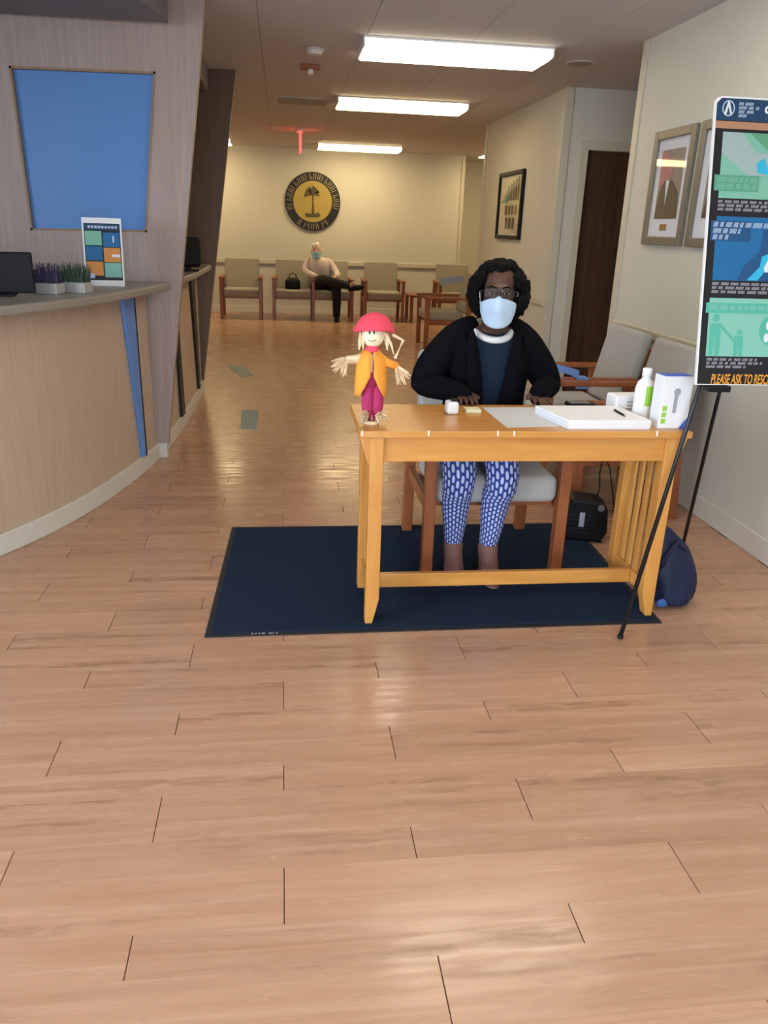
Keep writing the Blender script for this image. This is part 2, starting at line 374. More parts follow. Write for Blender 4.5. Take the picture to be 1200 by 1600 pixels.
for bx in ((DX0-.07, DX0, YD-.016, YD-.001, 0, DH+.07), (DX1, DX1+.07, YD-.016, YD-.001, 0, DH+.07), (DX0, DX1, YD-.016, YD-.001, DH, DH+.07)):
    rbox('door_casing', M['trim'], dr, *bx, bevel=.004)
MB().ell((DX1-.09, YD+.02, 1.0), (.028, .028, .028)).build('door_handle', M['steel'], dr, smooth=True)
YB = 14.0
struct('wall_back', M['wall'], (-3.4, 3.0, YB, YB+.12, 0, CH))
struct('trim_4', M['trim'], (2.975, 3.03, YB-.014, YB-.001, 0, CH), (3.0, 3.014, YB, YB+.12, 0, CH), bevel=.003)
struct('wall_back_right', M['wall'], (3.0, 5.2, 15.1, 15.22, 0, CH))
struct('wall_alcove', M['wall'], (2.9, 3.0, YB+.12, 15.1, 0, CH))
struct('wall_left', M['wall'], (-3.4, -3.3, -1.64, -1.4, 0, CH), (-3.4, -3.3, 1.8, YB, 0, CH), (-3.4, -3.3, -1.4, 1.8, 2.45, CH))
struct('wall_far_right', M['wall'], (5.1, 5.2, YD+.12, 15.1, 0, CH))
struct('wall_recess', M['wall'], (5.1, 5.2, YRE, YD, 0, CH))
# chair rails and baseboards
def rail(name, *bx): return struct(name, M['trim'], *bx, bevel=.008)
rail('trim_5', (XR-.022, XR, -1.6, YRE-.06, .845, .905))
rail('trim_6', (XS-.022, XS, YD+.06, YS-.04, .815, .875))
rail('trim_7', (-3.3, 2.97, YB-.03, YB, .80, .875))
struct('baseboard_right', M['base'], (XR-.014, XR, -1.6, YRE-.06, 0, .115), bevel=.004)
struct('baseboard_side', M['base'], (XS-.014, XS, YD+.06, YS-.04, 0, .11), bevel=.004)
struct('baseboard_back', M['base'], (-3.3, 2.97, YB-.014, YB, 0, .11), bevel=.004)
# entrance front behind the camera: glazed doors that let the daylight in
struct('wall_front', M['wall'], (-3.4, -.45, -1.76, -1.64, 0, CH), (.90, 5.2, -1.76, -1.64, 0, CH), (-.45, .90, -1.76, -1.64, 2.45, CH))
for i in range(1):
    a = -.45 + i*1.35
    wn = MB().add([(a+.02, -1.70, .05), (a+1.33, -1.70, .05), (a+1.33, -1.70, 2.42), (a+.02, -1.70, 2.42)], [(0, 1, 2, 3)]).build('window_%d' % (i+1), M['glass']); tag(wn, kind='structure')
    for bx in ((a, a+.05, -1.73, -1.67, 0, 2.45), (a+1.30, a+1.35, -1.73, -1.67, 0, 2.45), (a+.05, a+1.30, -1.73, -1.67, 0, .08), (a+.05, a+1.30, -1.73, -1.67, 2.37, 2.45)):
        MB().box(*bx).build('window_frame', M['blackm'], wn)
for i in range(2):
    a = -1.4 + i*1.6
    wn = MB().add([(-3.35, a+.02, .05), (-3.35, a+1.58, .05), (-3.35, a+1.58, 2.42), (-3.35, a+.02, 2.42)], [(0, 1, 2, 3)]).build('window_%d' % (i+3), M['glass']); tag(wn, kind='structure')
    for bx in ((-3.38, -3.32, a, a+.05, 0, 2.45), (-3.38, -3.32, a+1.55, a+1.60, 0, 2.45), (-3.38, -3.32, a+.05, a+1.55, 0, .08), (-3.38, -3.32, a+.05, a+1.55, 2.37, 2.45)):
        MB().box(*bx).build('window_frame', M['blackm'], wn)
struct('ground', plain('pavement', (.42, .41, .40), .9, var=.1), (-14, 12, -14, -1.76, -.2, -.02), (-14, -3.4, -1.76, 9, -.2, -.02))

# ================================================================== CEILING FIXTURES
def ceiling_light(x0, y0, label, group=None, lens=None):
    t = thing('ceiling_light', label, 'ceiling light', (x0+.62, y0+.24, CH), 0, group)
    MB().box(x0-.012, x0+1.252, y0-.012, y0+.492, CH-.014, CH).build('housing', M['white'], t, bevel=.003)
    MB().loft([[(x0, y0, CH-.014), (x0+1.24, y0, CH-.014), (x0+1.24, y0+.48, CH-.014), (x0, y0+.48, CH-.014)],
               [(x0, y0+.004, CH-.045), (x0+1.24, y0+.004, CH-.045), (x0+1.24, y0+.476, CH-.045), (x0, y0+.476, CH-.045)],
               [(x0+.004, y0+.05, CH-.07), (x0+1.236, y0+.05, CH-.07), (x0+1.236, y0+.43, CH-.07), (x0+.004, y0+.43, CH-.07)]]).build('lens', M['lamp_n' if y0 < 7 else 'lamp' if y0 < 12 else 'lamp_b'], t)
    MB().box(x0+1.2405, x0+1.252, y0+.0, y0+.48, CH-.06, CH-.014).build('end_cap', M['white'], t)
    MB().box(x0-.012, x0-.0005, y0+.0, y0+.48, CH-.06, CH-.014).build('end_cap', M['white'], t)
    return t
ceiling_light(.54, .62, 'lit fluorescent ceiling light overhead just inside the entrance doors')
ceiling_light(.54, 3.18, 'lit fluorescent ceiling light above the desk and floor mat')
ceiling_light(.54, 5.73, 'lit fluorescent ceiling light in line with the end of the portrait wall')
ceiling_light(.54, 8.27, 'lit fluorescent ceiling light beside the wall with the black framed print')
ceiling_light(.55, 12.85, 'lit fluorescent ceiling light in front of the round wall seal')
ceiling_light(-1.99, 12.85, 'lit fluorescent ceiling light at the edge of the dark tilted partition')
ceiling_light(3.10, 12.95, 'lit fluorescent ceiling light in the alcove past the corner')
t = thing('alarm_strobe', 'small reddish alarm strobe mounted on the ceiling', 'alarm', (.226, 6.85, CH))
rbox('base_plate', plain('strobe_red', (.30, .10, .05), .5), t, .15, .30, 6.80, 6.90, CH-.03, CH, .006)
MB().box(.205, .245, 6.82, 6.88, CH-.065, CH-.03).build('strobe_lens', M['white'], t, bevel=.008)
t = thing('smoke_detector', 'pale round smoke detector on the ceiling', 'detector', (.235, 6.25, CH))
MB().disc((.235, 6.25, CH-.012), .07, h=.012).build('base_ring', M['ceil'], t)
MB().disc((.235, 6.25, CH-.035), .045, h=.023, r2=.06).build('cover', M['white'], t)
t = thing('ceiling_speaker', 'round flush ceiling speaker before the door recess', 'speaker', (2.12, 6.16, CH))
MB().disc((2.12, 6.16, CH-.006), .10, h=.006).build('rim', M['ceil'], t)
MB().disc((2.12, 6.16, CH-.009), .085, h=.003).build('grille', plain('grille', (.40, .36, .34), .8), t)
t = thing('exit_sign', 'glowing red exit sign seen edge on under the ceiling', 'sign', (.243, 11.3, CH))
rbox('canopy', M['white'], t, .20, .286, 11.15, 11.45, CH-.03, CH, .004)
rbox('edge_lit_plate', M['exit'], t, .230, .256, 11.14, 11.46, CH-.27, CH-.03, .002)
t = thing('ceiling_vent', 'flat ceiling air vent beside the second row light', 'vent', (.2, 8.7, CH))
rbox('vent_frame', M['ceil'], t, -.06, .48, 8.5, 8.92, CH-.008, CH, .002)
for i in range(7): MB().box(-.03, .45, 8.53+i*.054, 8.565+i*.054, CH-.016, CH-.008).build('vent_slat', plain('vent', (.36, .32, .28), .7) if i == 0 else bpy.data.materials['vent'], t)

# ================================================================== RECEPTION
ctrl = [(-2.75, 2.05), (-2.15, 2.5), (-1.64, 2.98), (-1.285, 3.45), (-1.06, 3.92), (-.905, 4.48), (-.805, 5.06), (-.755, 5.75), (-.735, 6.5), (-.735, 7.30)]
def cr(pts, n=8):
    out = []
    for i in range(len(pts)-1):
        p0, p1, p2, p3 = [Vector(pts[min(max(k, 0), len(pts)-1)]) for k in (i-1, i, i+1, i+2)]
        for j in range(n):
            s = j/n; out.append(.5*((2*p1) + (-p0+p2)*s + (2*p0-5*p1+4*p2-p3)*s*s + (-p0+3*p1-3*p2+p3)*s**3))
    out.append(Vector(pts[-1])); return out
curve = cr(ctrl, 10)
def nrm(i):
    a, b_ = curve[max(i-1, 0)], curve[min(i+1, len(curve)-1)]; t = (b_-a).normalized(); return Vector((t.y, -t.x))
def sub(y0, y1): 
    return [i for i in range(len(curve)) if y0 <= curve[i].y <= y1]
def band(idx, off_out, off_in, z0, z1, mb=None, lim=(-9, 99)):
    mb = mb or MB(); rings = []
    for i in idx:
        n = nrm(i); a = curve[i] + n*off_out; b_ = curve[i] + n*off_in
        a.y = min(max(a.y, lim[0]), lim[1]); b_.y = min(max(b_.y, lim[0]), lim[1])
        rings.append([(a.x, a.y, z0), (b_.x, b_.y, z0), (b_.x, b_.y, z1), (a.x, a.y, z1)])
    return mb.loft(rings)
def at_y(y): return min(range(len(curve)), key=lambda i: abs(curve[i].y-y))
def fin(parent, y, wtop, wbot, lean, m1, zt=1.055, out=.022):
    i = at_y(y); t = (curve[i+1]-curve[i-1]).normalized(); n = nrm(i); p = curve[i] + t*(y-curve[i].y)/max(t.y, .3)
    def q(s, d, z): v = p + t*s + n*d; return (v.x, v.y, z)
    mb = MB()
    mb.hexa([q(lean-wbot, .0005, .10), q(lean-wbot, out, .10), q(lean, out, .10), q(lean, .0005, .10), q(-wtop, .0005, zt), q(-wtop, out, zt), q(0, out, zt), q(0, .0005, zt)])
    o = mb.build('accent_strip', m1, parent, bevel=.002)
    e = MB(); g = .012
    e.hexa([q(lean+.0005, .0005, .10), q(lean+.0005, out+.002, .10), q(lean+g, out+.002, .10), q(lean+g, .0005, .10), q(.0005, .0005, zt), q(.0005, out+.002, zt), q(g, out+.002, zt), q(g, .0005, zt)])
    e.build('strip_edge', M['black'], o)
PY1, PY2 = 5.05, 7.24
for sec, (ya, yb, lab, labt) in enumerate(((2.0, PY1-.03, 'curved pale wood reception counter with a blue accent strip', 'mottled grey curved countertop holding the leaflet display'),
                                     (PY1+.05, PY2-.02, 'pale wood reception counter stretch between the two tilted partitions', 'grey countertop stretch with a black monitor behind the partition'))):
    idx = sub(ya, yb); lm = (-9, PY1-.006) if sec == 0 else (PY1+.056, PY2-.006)
    t = thing('reception_counter', lab, 'counter', (curve[idx[0]].x, curve[idx[0]].y, 0))
    band(idx, 0, -.06, .10, 1.055, lim=lm).build('front_panel', M['lamfront'], t, smooth=False)
    band(idx, .015, -.05, 0, .099, lim=(-9, PY1-.02) if sec == 0 else (PY1+.07, PY2-.02)).build('plinth', M['base'], t, bevel=.004)
    if sec == 0:
        fin(t, 4.72, .16, .035, .02, M['blue']); fin(t, 3.36, .10, .03, .0, M['blue'])
        band(idx[:-8], -.55, -.60, 0, .72).build('rear_panel', M['lamfront'], t)
        band(idx[:-8], -.061, -.70, .7205, .75).build('work_surface', M['granite'], t)
    else:
        fin(t, 5.75, .05, .09, .10, M['blue_shaded']); fin(t, 6.75, .22, .05, .10, M['blue_shaded'])
    ct = band(idx, .15 if sec == 0 else .13, -.32, 1.056, 1.10, lim=lm).build('countertop', M['granite'], None, bevel=.012, seg=3)
    tag(ct, labt, 'countertop')
# soffit above the counter
i1, i2 = sub(2.0, PY1-.03), sub(PY1+.05, PY2-.02)
struct_s = band(i1, .22, -1.6, 2.44, CH-.001, lim=(-9, PY1-.006)).build('soffit_front', M['soffit'], bevel=.01); tag(struct_s, kind='structure')
struct_s = band(i2, .16, -1.6, 2.42, CH-.001, lim=(PY1+.056, PY2-.006)).build('soffit_rear', M['soffit'], bevel=.01); tag(struct_s, kind='structure')
# tilted partitions
def partition(y, xb, xt, label, opening):
    th = .05; t = thing('tilted_partition', label, 'partition', (xb-.1, y, 0))
    xl = -2.3 if opening else -1.55
    zt = CH-.002
    def re(z): return xb + (xt-xb)*z/CH
    if opening:
        O = opening; mb = MB()   # bl br tr tl as x, z
        fnc = lambda u, v, w_: (u, w_, v)
        for poly in ([(xl, .09), (re(.09), .09), (O[1][0], O[1][1]), (O[0][0], O[0][1])], [(re(.09), .09), (re(zt), zt), O[2], O[1]], [(re(zt), zt), (xl, zt), O[3], O[2]], [(xl, zt), (xl, .09), O[0], O[3]]):
            mb.prism(poly, fnc, y, y+th)
        mb.build('panel', M['lam'], t)
        pane = MB().prism([(p[0], p[1]) for p in O], fnc, y+.030, y+.042).build('blue_pane', M['bluepane'], t); pane['label'] = 'smooth blue translucent panel'
        for k in range(4):
            a, b_ = Vector(O[k]), Vector(O[(k+1) % 4]); d = (b_-a).normalized(); n = Vector((-d.y, d.x))*.012
            MB().prism([tuple(a), tuple(b_), tuple(b_+n), tuple(a+n)], fnc, y-.004, y+.030).build('pane_frame', M['lamdark'], t)
    else:
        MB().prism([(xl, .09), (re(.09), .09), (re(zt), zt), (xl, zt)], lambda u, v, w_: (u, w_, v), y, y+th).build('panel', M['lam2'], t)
    # thin darker edge band on the right edge
    MB().hexa([(re(.09), y+.001, .09), (re(.09)+.003, y+.001, .09), (re(.09)+.003, y+th-.001, .09), (re(.09), y+th-.001, .09), (re(zt), y+.001, zt), (re(zt)+.003, y+.001, zt), (re(zt)+.003, y+th-.001, zt), (re(zt), y+th-.001, zt)]).build('edge_band', M['lamdark'], t)
    MB().box(xb-.09, xb+.006, y-.012, y+th+.008, 0, .095).build('base_cap', M['base'], t, bevel=.004)
    return t
partition(PY1, -.757, -.402, 'tall tilted wood partition with a large blue panel above the counter', [(-1.445, 1.364), (-.79, 1.374), (-.688, 2.216), (-1.462, 2.204)])
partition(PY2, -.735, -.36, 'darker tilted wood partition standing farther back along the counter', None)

# ================================================================== ARMCHAIRS
def armchair(wd, uph, label, group, n=1, dp=.62):
    t = thing('armchair' if n == 1 else 'two_seat_bench', label, 'chair' if n == 1 else 'bench', (0, 0, 0), 0, group)
    hw = wd/2; arms = [-hw+.026 + k*(wd-.052)/n for k in range(n+1)]
    def bld(mb, nm, mat, **k): return mb.build(nm, mat, t, local=True, **k)
    for x in arms:
        bld(MB().box(x-.024, x+.024, -.30, -.245, 0, .615), 'leg', M['cherry'], bevel=.004)
        mb = MB(); mb.hexa([(x-.024, .27, 0), (x+.024, .27, 0), (x+.024, .32, 0), (x-.024, .32, 0), (x-.024, .225, .615), (x+.024, .225, .615), (x+.024, .275, .615), (x-.024, .275, .615)])
        bld(mb, 'leg', M['cherry'], bevel=.004)
        bld(MB().box(x-.032, x+.032, -.32, .29, .6155, .645), 'armrest', M['cherry'], bevel=.008, seg=3)
        bld(MB().box(x-.014, x+.014, -.244, .225, .30, .36), 'side_rail', M['cherry'], bevel=.003)
    for k in range(n):
        a, b_ = arms[k]+.026, arms[k+1]-.026
        bld(MB().box(a+.002, b_-.002, -.29, .20, .345, .465), 'seat', uph, bevel=.035, seg=4)
        bld(MB().box(a, b_, -.22, .18, .315, .344), 'seat_frame', M['cherry'], bevel=.002)
        R_ = Matrix.Translation((0, .215, .44)) @ Matrix.Rotation(math.radians(-13), 4, 'X')
        bld(MB().box(a+.002, b_-.002, -.01, .075, .0, .485, R_), 'backrest', uph, bevel=.03, seg=4)
        bld(MB().box(a+.03, b_-.03, .077, .095, .04, .40, R_), 'back_panel', M['cherry'], bevel=.004)
    return t
BR = 'taupe waiting chairs along the back wall'
ch0 = armchair(.66, M['uph'], 'taupe armchair with wooden arms against the back wall beside the dark partition', BR)
def place(root, x, y, deg): root.location = (x, y, 0); root.rotation_euler = (0, 0, math.radians(deg)); return root
place(ch0, -.655, 13.22, 0)
c = copy_tree(ch0); tag(c, 'taupe armchair alone between the reading man and the wooden end table'); place(c, 1.61, 13.22, 0)
c = copy_tree(ch0); tag(c, 'taupe armchair with blue tape at the back wall right of the end table'); place(c, 2.82, 13.22, 0)
bench = armchair(1.29, M['uph'], 'taupe two-seat bench with shared wooden arm under the wall seal', None, n=2); place(bench, .475, 13.22, 0)
c = copy_tree(ch0); tag(c, 'taupe armchair turned sideways at the wall corner behind the seated woman'); c['group'] = 'taupe chairs turned sideways'; place(c, 2.07, 10.34, -90)
wr = armchair(.64, M['uphg'], 'grey wooden armchair the woman sits on', None); wr.name = 'armchair'; place(wr, .905, 3.40, 0)
r1 = armchair(.62, M['uphg'], 'grey wooden armchair by the wall end with blue tape strung across its arms', 'grey armchairs under the portraits'); place(r1, 1.80, 4.78, -90)
r2 = copy_tree(r1); tag(r2, 'grey wooden armchair by the wall behind the sign easel'); place(r2, 1.80, 4.11, -90)
# blue tape
def ribbon(name, pts, wv, mat, label=None, cat=None, parent=None, th=.0012):
    mb = MB(); wv = Vector(wv)/2; r = []
    for i, p in enumerate(pts):
        p = Vector(p); tt = (Vector(pts[min(i+1, len(pts)-1)])-Vector(pts[max(i-1, 0)])).normalized(); n = tt.cross(wv).normalized()*th
        r.append([p-wv, p+wv, p+wv+n, p-wv+n])
    o = mb.loft(r).build(name, mat, parent)
    if label: tag(o, label, cat)
    return o
ribbon('blue_tape', [(1.53, 5.11, .672), (1.54, 5.06, .677), (1.60, 4.90, .676), (1.66, 4.70, .672), (1.715, 4.53, .672), (1.73, 4.47, .670)], (.0, .008, .042), M['tape'], 'strip of blue tape strung across the arms of a grey armchair', 'tape')
ribbon('blue_tape', [(1.75, 4.458, .585), (1.75, 4.455, .6505), (1.75, 4.54, .6505), (1.75, 4.537, .585)], (.075, 0, 0), M['tape'], 'piece of blue tape wrapped over a chair arm', 'tape')
ribbon('blue_tape', [(2.50, 12.9, .655), (2.80, 12.92, .70), (3.12, 12.9, .655)], (.0, .02, .10), M['tapepale'], 'pale blue tape hung between chair arms at the back wall', 'tape')
# ================================================================== END TABLE
t = thing('end_table', 'low wooden end table between the back wall chairs', 'table', (2.25, 13.2, 0))
rbox('table_top', M['cherry'], t, 2.03, 2.47, 12.92, 13.5, .395, .43, .005)
for x in (2.06, 2.44):
    for y in (12.95, 13.47): rbox('leg', M['cherry'], t, x-.025, x+.025, y-.025, y+.025, 0, .3945, .003)
# ================================================================== WALL SEAL
sx, sz, sr = .50, 1.80, .455
t = thing('wall_seal', 'round black and gold seal with a palm tree on the back wall', 'seal', (sx, YB, sz))
MB().disc((sx, YB-.001, sz), sr, 'Y', .035, 64).build('disc_back', M['ringblack'], t)
MB().disc((sx, YB-.0365, sz), sr*.70, 'Y', .008, 64).build('centre_disc', M['sealgold'], t)
def ringbars(a0, a1, n, nm):
    mb = MB()
    for k in range(n):
        a = math.radians(a0 + (a1-a0)*k/(n-1)); ca, sa = math.cos(a), math.sin(a); h = .046; wq = .012
        Mx = Matrix.Translation((sx + ca*sr*.85, YB-.041, sz + sa*sr*.85)) @ Matrix.Rotation(-(a-PI/2), 4, 'Y')
        kind = k % 4
        mb.box(-wq-.006, -wq, -.004, .004, -h, h, Mx)
        if kind != 1: mb.box(wq, wq+.006, -.004, .004, -h, h if kind != 2 else 0, Mx)
    o = mb.build(nm, M['sealcream'], t); return o
ringbars(196, -16, 22, 'ring_lettering'); ringbars(236, 304, 7, 'ring_lettering')
tr = MB(); yy = YB-.046
tr.prism([(-.022, -.20), (.03, -.20), (.015, 0), (.018, .10), (-.012, .10), (-.008, 0)], lambda u, v, w_: (sx+u, w_, sz+v), yy-.003, yy+.003)
tr.build('palm_trunk', M['darktree'], t)
for k in range(9):
    a = math.radians(180*k/8); L_ = .15; tipx, tipz = math.cos(a)*L_, .13+math.sin(a)*.10-.07*abs(math.cos(a)); mx_, mz_ = math.cos(a)*L_*.6, .14+math.sin(a)*.12
    MB().prism([(0, .10), (mx_-.022, mz_), (tipx, tipz), (mx_+.022, mz_-.05)], lambda u, v, w_: (sx+u, w_, sz+v), yy-.003-k*.0004, yy+.003).build('palm_frond', M['darktree'], t)
MB().prism([(-.13, -.20), (-.10, -.17), (-.03, -.19), (.04, -.185), (.09, -.16), (.13, -.20), (.10, -.235), (-.10, -.24)], lambda u, v, w_: (sx+u, w_, sz+v), yy-.002, yy+.004).build('ground_motif', M['darktree'], t)

# ================================================================== WALL PICTURES
def wall_frame(xw, y0, y1, z0, z1, fw, fm, label, group=None, dep=.028):
    t = thing('framed_picture', label, 'picture', (xw, (y0+y1)/2, z0), 0, group)
    X0, X1 = xw-dep, xw-.001
    for bx in ((X0, X1, y0, y0+fw, z0, z1), (X0, X1, y1-fw, y1, z0, z1), (X0, X1, y0+fw, y1-fw, z0, z0+fw), (X0, X1, y0+fw, y1-fw, z1-fw, z1)):
        rbox('frame_side', fm, t, *bx, bevel=.005)
    MB().box(xw-.010, xw-.002, y0+fw, y1-fw, z0+fw, z1-fw).build('mat_board', M['paper'], t)
    MB().add([(xw-.021, y0+fw, z0+fw), (xw-.021, y1-fw, z0+fw), (xw-.021, y1-fw, z1-fw), (xw-.021, y0+fw, z1-fw)], [(0, 1, 2, 3)]).build('glazing', M['glass'], t)
    return t
def flat(nm, mat, parent, xw, poly, lift):     # poly in (y, z) on a wall whose face looks to -X
    return MB().prism(poly, lambda u, v, w_: (w_, u, v), xw-.010-lift-.0012, xw-.010-lift).build(nm, mat, parent)
y0, y1, z0, z1 = 4.51, 5.02, 1.40, 2.04
t = wall_frame(XR, y0, y1, z0, z1, .05, M['silver'], 'silver framed portrait photograph of a suited person next to the wall corner', 'silver framed portraits')
def R2(a, b_, c_, d): return [(a, c_), (b_, c_), (b_, d), (a, d)]
flat('photo', M['photo_back'], t, XR, R2(y0+.11, y1-.11, z0+.15, z1-.11), .0005)
flat('photo_flag', M['photo_pink'], t, XR, R2(y1-.19, y1-.115, z1-.30, z1-.12), .002)
ym = (y0+y1)/2+.02
flat('photo_suit', M['photo_brown'], t, XR, [(y0+.112, z0+.152), (y1-.112, z0+.152), (y1-.14, z0+.30), (ym+.05, z0+.36), (ym-.05, z0+.36), (y0+.13, z0+.29)], .0035)
flat('photo_face', M['photo_pink'], t, XR, [(ym+.045*math.cos(a*PI/8), z0+.425+.06*math.sin(a*PI/8)) for a in range(16)], .0035)
flat('photo_shirt', M['paper'], t, XR, [(ym-.02, z0+.36), (ym+.02, z0+.36), (ym, z0+.23)], .005)
flat('name_plate', M['gold'], t, XR, R2(ym-.055, ym+.035, z0+.085, z0+.12), .001)
t = wall_frame(XR, 3.94, 4.45, z0, z1, .05, M['silver'], 'silver framed portrait photograph partly hidden by the sign board', 'silver framed portraits')
flat('photo', M['photo_back'], t, XR, R2(3.94+.12, 4.45-.12, z0+.15, z1-.11), .0005)
flat('photo_suit', M['photo_brown'], t, XR, [(4.07, z0+.152), (4.32, z0+.152), (4.29, z0+.3), (4.195, z0+.36), (4.09, z0+.29)], .0035)
y0, y1, z0, z1 = 8.13, 9.04, 1.372, 2.03
t = wall_frame(XS, y0, y1, z0, z1, .04, M['black'], 'black framed certificate print on the side wall', None, .035)
flat('print', M['cert'], t, XS, R2(y0+.05, y1-.05, z0+.05, z1-.05), .0005)
flat('green_band', M['cert_green'], t, XS, [(y1-.09, z0+.36), (y1-.36, z0+.36), (y1-.36, z0+.50)], .002)
for i in range(5):
    flat('print_photo', M['cert_dark'], t, XS, R2(y1-.42-.085*i, y1-.36-.085*i, z0+.38, z0+.52+.02*i), .003)
for i in range(4):
    flat('print_photo', M['cert_dark'], t, XS, R2(y1-.36-.12*i, y1-.28-.12*i, z0+.24, z0+.33), .003)
for i in range(3):
    flat('print_photo', M['cert_dark'], t, XS, R2(y1-.40-.13*i, y1-.31-.13*i, z0+.10, z0+.21), .003)

# ================================================================== FLOOR MAT
fm_ = thing('floor_mat', 'dark blue ribbed entrance mat under the desk', 'mat', (.6, 3.2, 0))
mp_ = [(-.302, 2.632), (1.487, 2.640), (1.515, 3.765), (-.268, 3.762)]
def inset(p, d):
    cx = sum(q[0] for q in p)/4; cy = sum(q[1] for q in p)/4
    return [(q[0]+(d if q[0] < cx else -d), q[1]+(d if q[1] < cy else -d)) for q in p]
fz = lambda u, v, w_: (u, v, w_)
MB().prism(mp_, fz, .0004, .004).build('rubber_border', M['rubber'], fm_, bevel=.0015)
MB().prism(inset(mp_, .022), fz, .0041, .0085).build('carpet_field', M['mat'], fm_, bevel=.001)
mk = MB()
for i, wq in enumerate((.006, .006, .006, .01, .0, .008, .004, .006)):
    if wq: mk.box(-.13+i*.013, -.13+i*.013+wq, 2.643, 2.653, .0042, .0048)
mk.build('maker_mark', M['p_text'], fm_)
for pts, lab in (((( -.345, 6.42), (-.21, 6.43), (-.205, 5.80), (-.325, 5.80)), 'square patch of blue floor tape on the corridor floor'), (((-.60, 8.55), (-.44, 8.65), (-.30, 7.98), (-.42, 7.92)), 'slanted strip of blue floor tape farther down the corridor')):
    tag(MB().prism(list(pts), fz, .0003, .0012).build('floor_tape', M['floortape']), lab, 'tape')

# ================================================================== DESK
TZ = .775
dk = thing('desk', 'honey oak mission style desk with slatted sides on the dark mat', 'desk', (.88, 2.9, .008))
TX0, TX1, TY0, TY1 = .262, 1.500, 2.675, 3.125
rbox('desk_top', M['oak'], dk, TX0, TX1, TY0, TY1, TZ-.026, TZ, .004)
LX = (.300, 1.412); LY = (2.692, 3.01); lw = .052
for x in LX:
    for y in LY:
        inx = 1 if x < .8 else -1
        a, b_ = x, x+lw
        mb = MB()
        if inx > 0: bot = (a, a+.028)
        else: bot = (b_-.028, b_)
        mb.loft([[(q0, y, z), (q1, y, z), (q1, y+lw, z), (q0, y+lw, z)] for (q0, q1), z in ((bot, .0086), ((a, b_), .11), ((a, b_), TZ-.0265))])
        mb.build('leg', M['oakv'], dk, bevel=.003)
rbox('apron', M['oak'], dk, LX[0]+lw, LX[1], LY[0]+.012, LY[0]+.034, .655, TZ-.0265, .002)
rbox('apron', M['oak'], dk, LX[0]+lw, LX[1], LY[1]+.018, LY[1]+.04, .68, TZ-.0265, .002)
for x in LX:
    rbox('side_apron', M['oak'], dk, x+.014, x+.038, LY[0]+lw, LY[1], .665, TZ-.0265, .002)
    rbox('side_rail', M['oak'], dk, x+.012, x+.040, LY[0]+lw, LY[1], .09, .145, .003)
    for k in range(4):
        yc = LY[0]+lw+.035+k*.064
        rbox('slat', M['oakv'], dk, x+.02, x+.032, yc-.016, yc+.016, .145, .665, .002)
rbox('stretcher', M['oak'], dk, LX[0]+.041, LX[1]+.011, 2.845, 2.87, .088, .146, .003)
for x, s in ((LX[0], -1), (LX[1]+lw, 1)):
    for y in (LY[0]+.012, LY[1]+.012):
        MB().prism([(0, .64), (s*.008, .66), (s*.036, .748), (0, .748)], lambda u, v, w_: (x+u, w_, v), y, y+.028).build('corbel', M['oakv'], dk)
for xp in (565, 668, 775, 800, 1020, 1062):
    q = onz(xp, 671, TZ); MB().box(q.x-.0025, q.x+.0025, TY0-.003, TY0+.006, TZ-.016, TZ+.002).build('edge_clip', M['white'], dk)

# things on the desk
def dz(x, y): return onz(x, y, TZ)
p = dz(708, 648)
t = thing('thermometer', 'small white no touch thermometer standing on the desk', 'thermometer', (p.x, p.y, TZ))
MB().box(p.x-.026, p.x+.022, p.y-.005, p.y+.055, TZ, TZ+.05).build('body', M['white'], t, bevel=.012, seg=3)
MB().box(p.x-.008, p.x+.024, p.y+.005, p.y+.04, TZ+.0505, TZ+.058).build('sensor', M['black'], t, bevel=.003)
p = dz(740, 645)
tag(MB().box(p.x-.03, p.x+.03, p.y, p.y+.055, TZ, TZ+.012).build('note_pad', M['sticky'], bevel=.001), 'small pale yellow note pad beside the fingers', 'note pad')
t = MB().prism([tuple(dz(*q)[:2]) for q in ((792, 668), (874, 667), (846, 637), (753, 637))], fz, TZ+.0004, TZ+.002).build('paper_sheet', M['paper_grey']); tag(t, 'single printed sheet of paper before the seated woman', 'paper')
poly = [tuple(dz(*q)[:2]) for q in ((888, 671), (1016, 671))]
(xa, ya), (xb_, yb_) = poly; bkx = -.03
mb = MB()
for k in range(6):
    o1 = .001*((k*37) % 5-2)
    mb.prism([(xa+o1, ya+.002), (xb_+o1, yb_+.002), (xb_+bkx+o1, yb_+.25), (xa+bkx+o1-.02, ya+.25)], fz, TZ+.0005+k*.0057, TZ+k*.0057+.0058)
t = mb.build('paper_stack', M['paper']); tag(t, 'thick stack of white forms on the desk', 'paper stack')
STZ = TZ + .0345
a, b_ = onz(968, 645, STZ+.004), onz(980, 652, STZ+.004)
t = thing('pen', 'dark pen lying on the stack of forms', 'pen', (a.x, a.y, STZ)); d = (b_-a).normalized()
MB().tube([a-d*.05, a+d*.045], .0042, 8).build('barrel', M['black'], t, smooth=True); MB().tube([a+d*.0455, a+d*.058], [.0042, .001], 8).build('tip', M['steel'], t, smooth=True)
p = dz(905, 634)
t = thing('card_reader', 'flat black phone like device at the back edge of the desk', 'device', (p.x, p.y, TZ))
rbox('body', M['black'], t, p.x-.06, p.x+.055, p.y-.045, p.y+.015, TZ, TZ+.018, .004); rbox('screen', M['steel'], t, p.x-.05, p.x+.035, p.y-.038, p.y+.008, TZ+.0181, TZ+.0195, .001)
p = dz(945, 640)
tag(MB().box(p.x-.02, p.x+.02, p.y-.03, p.y-.005, TZ+.0, TZ+.012).build('binder_clip', M['steel'], bevel=.003), 'small metal clip behind the stack of forms', 'clip') if False else None
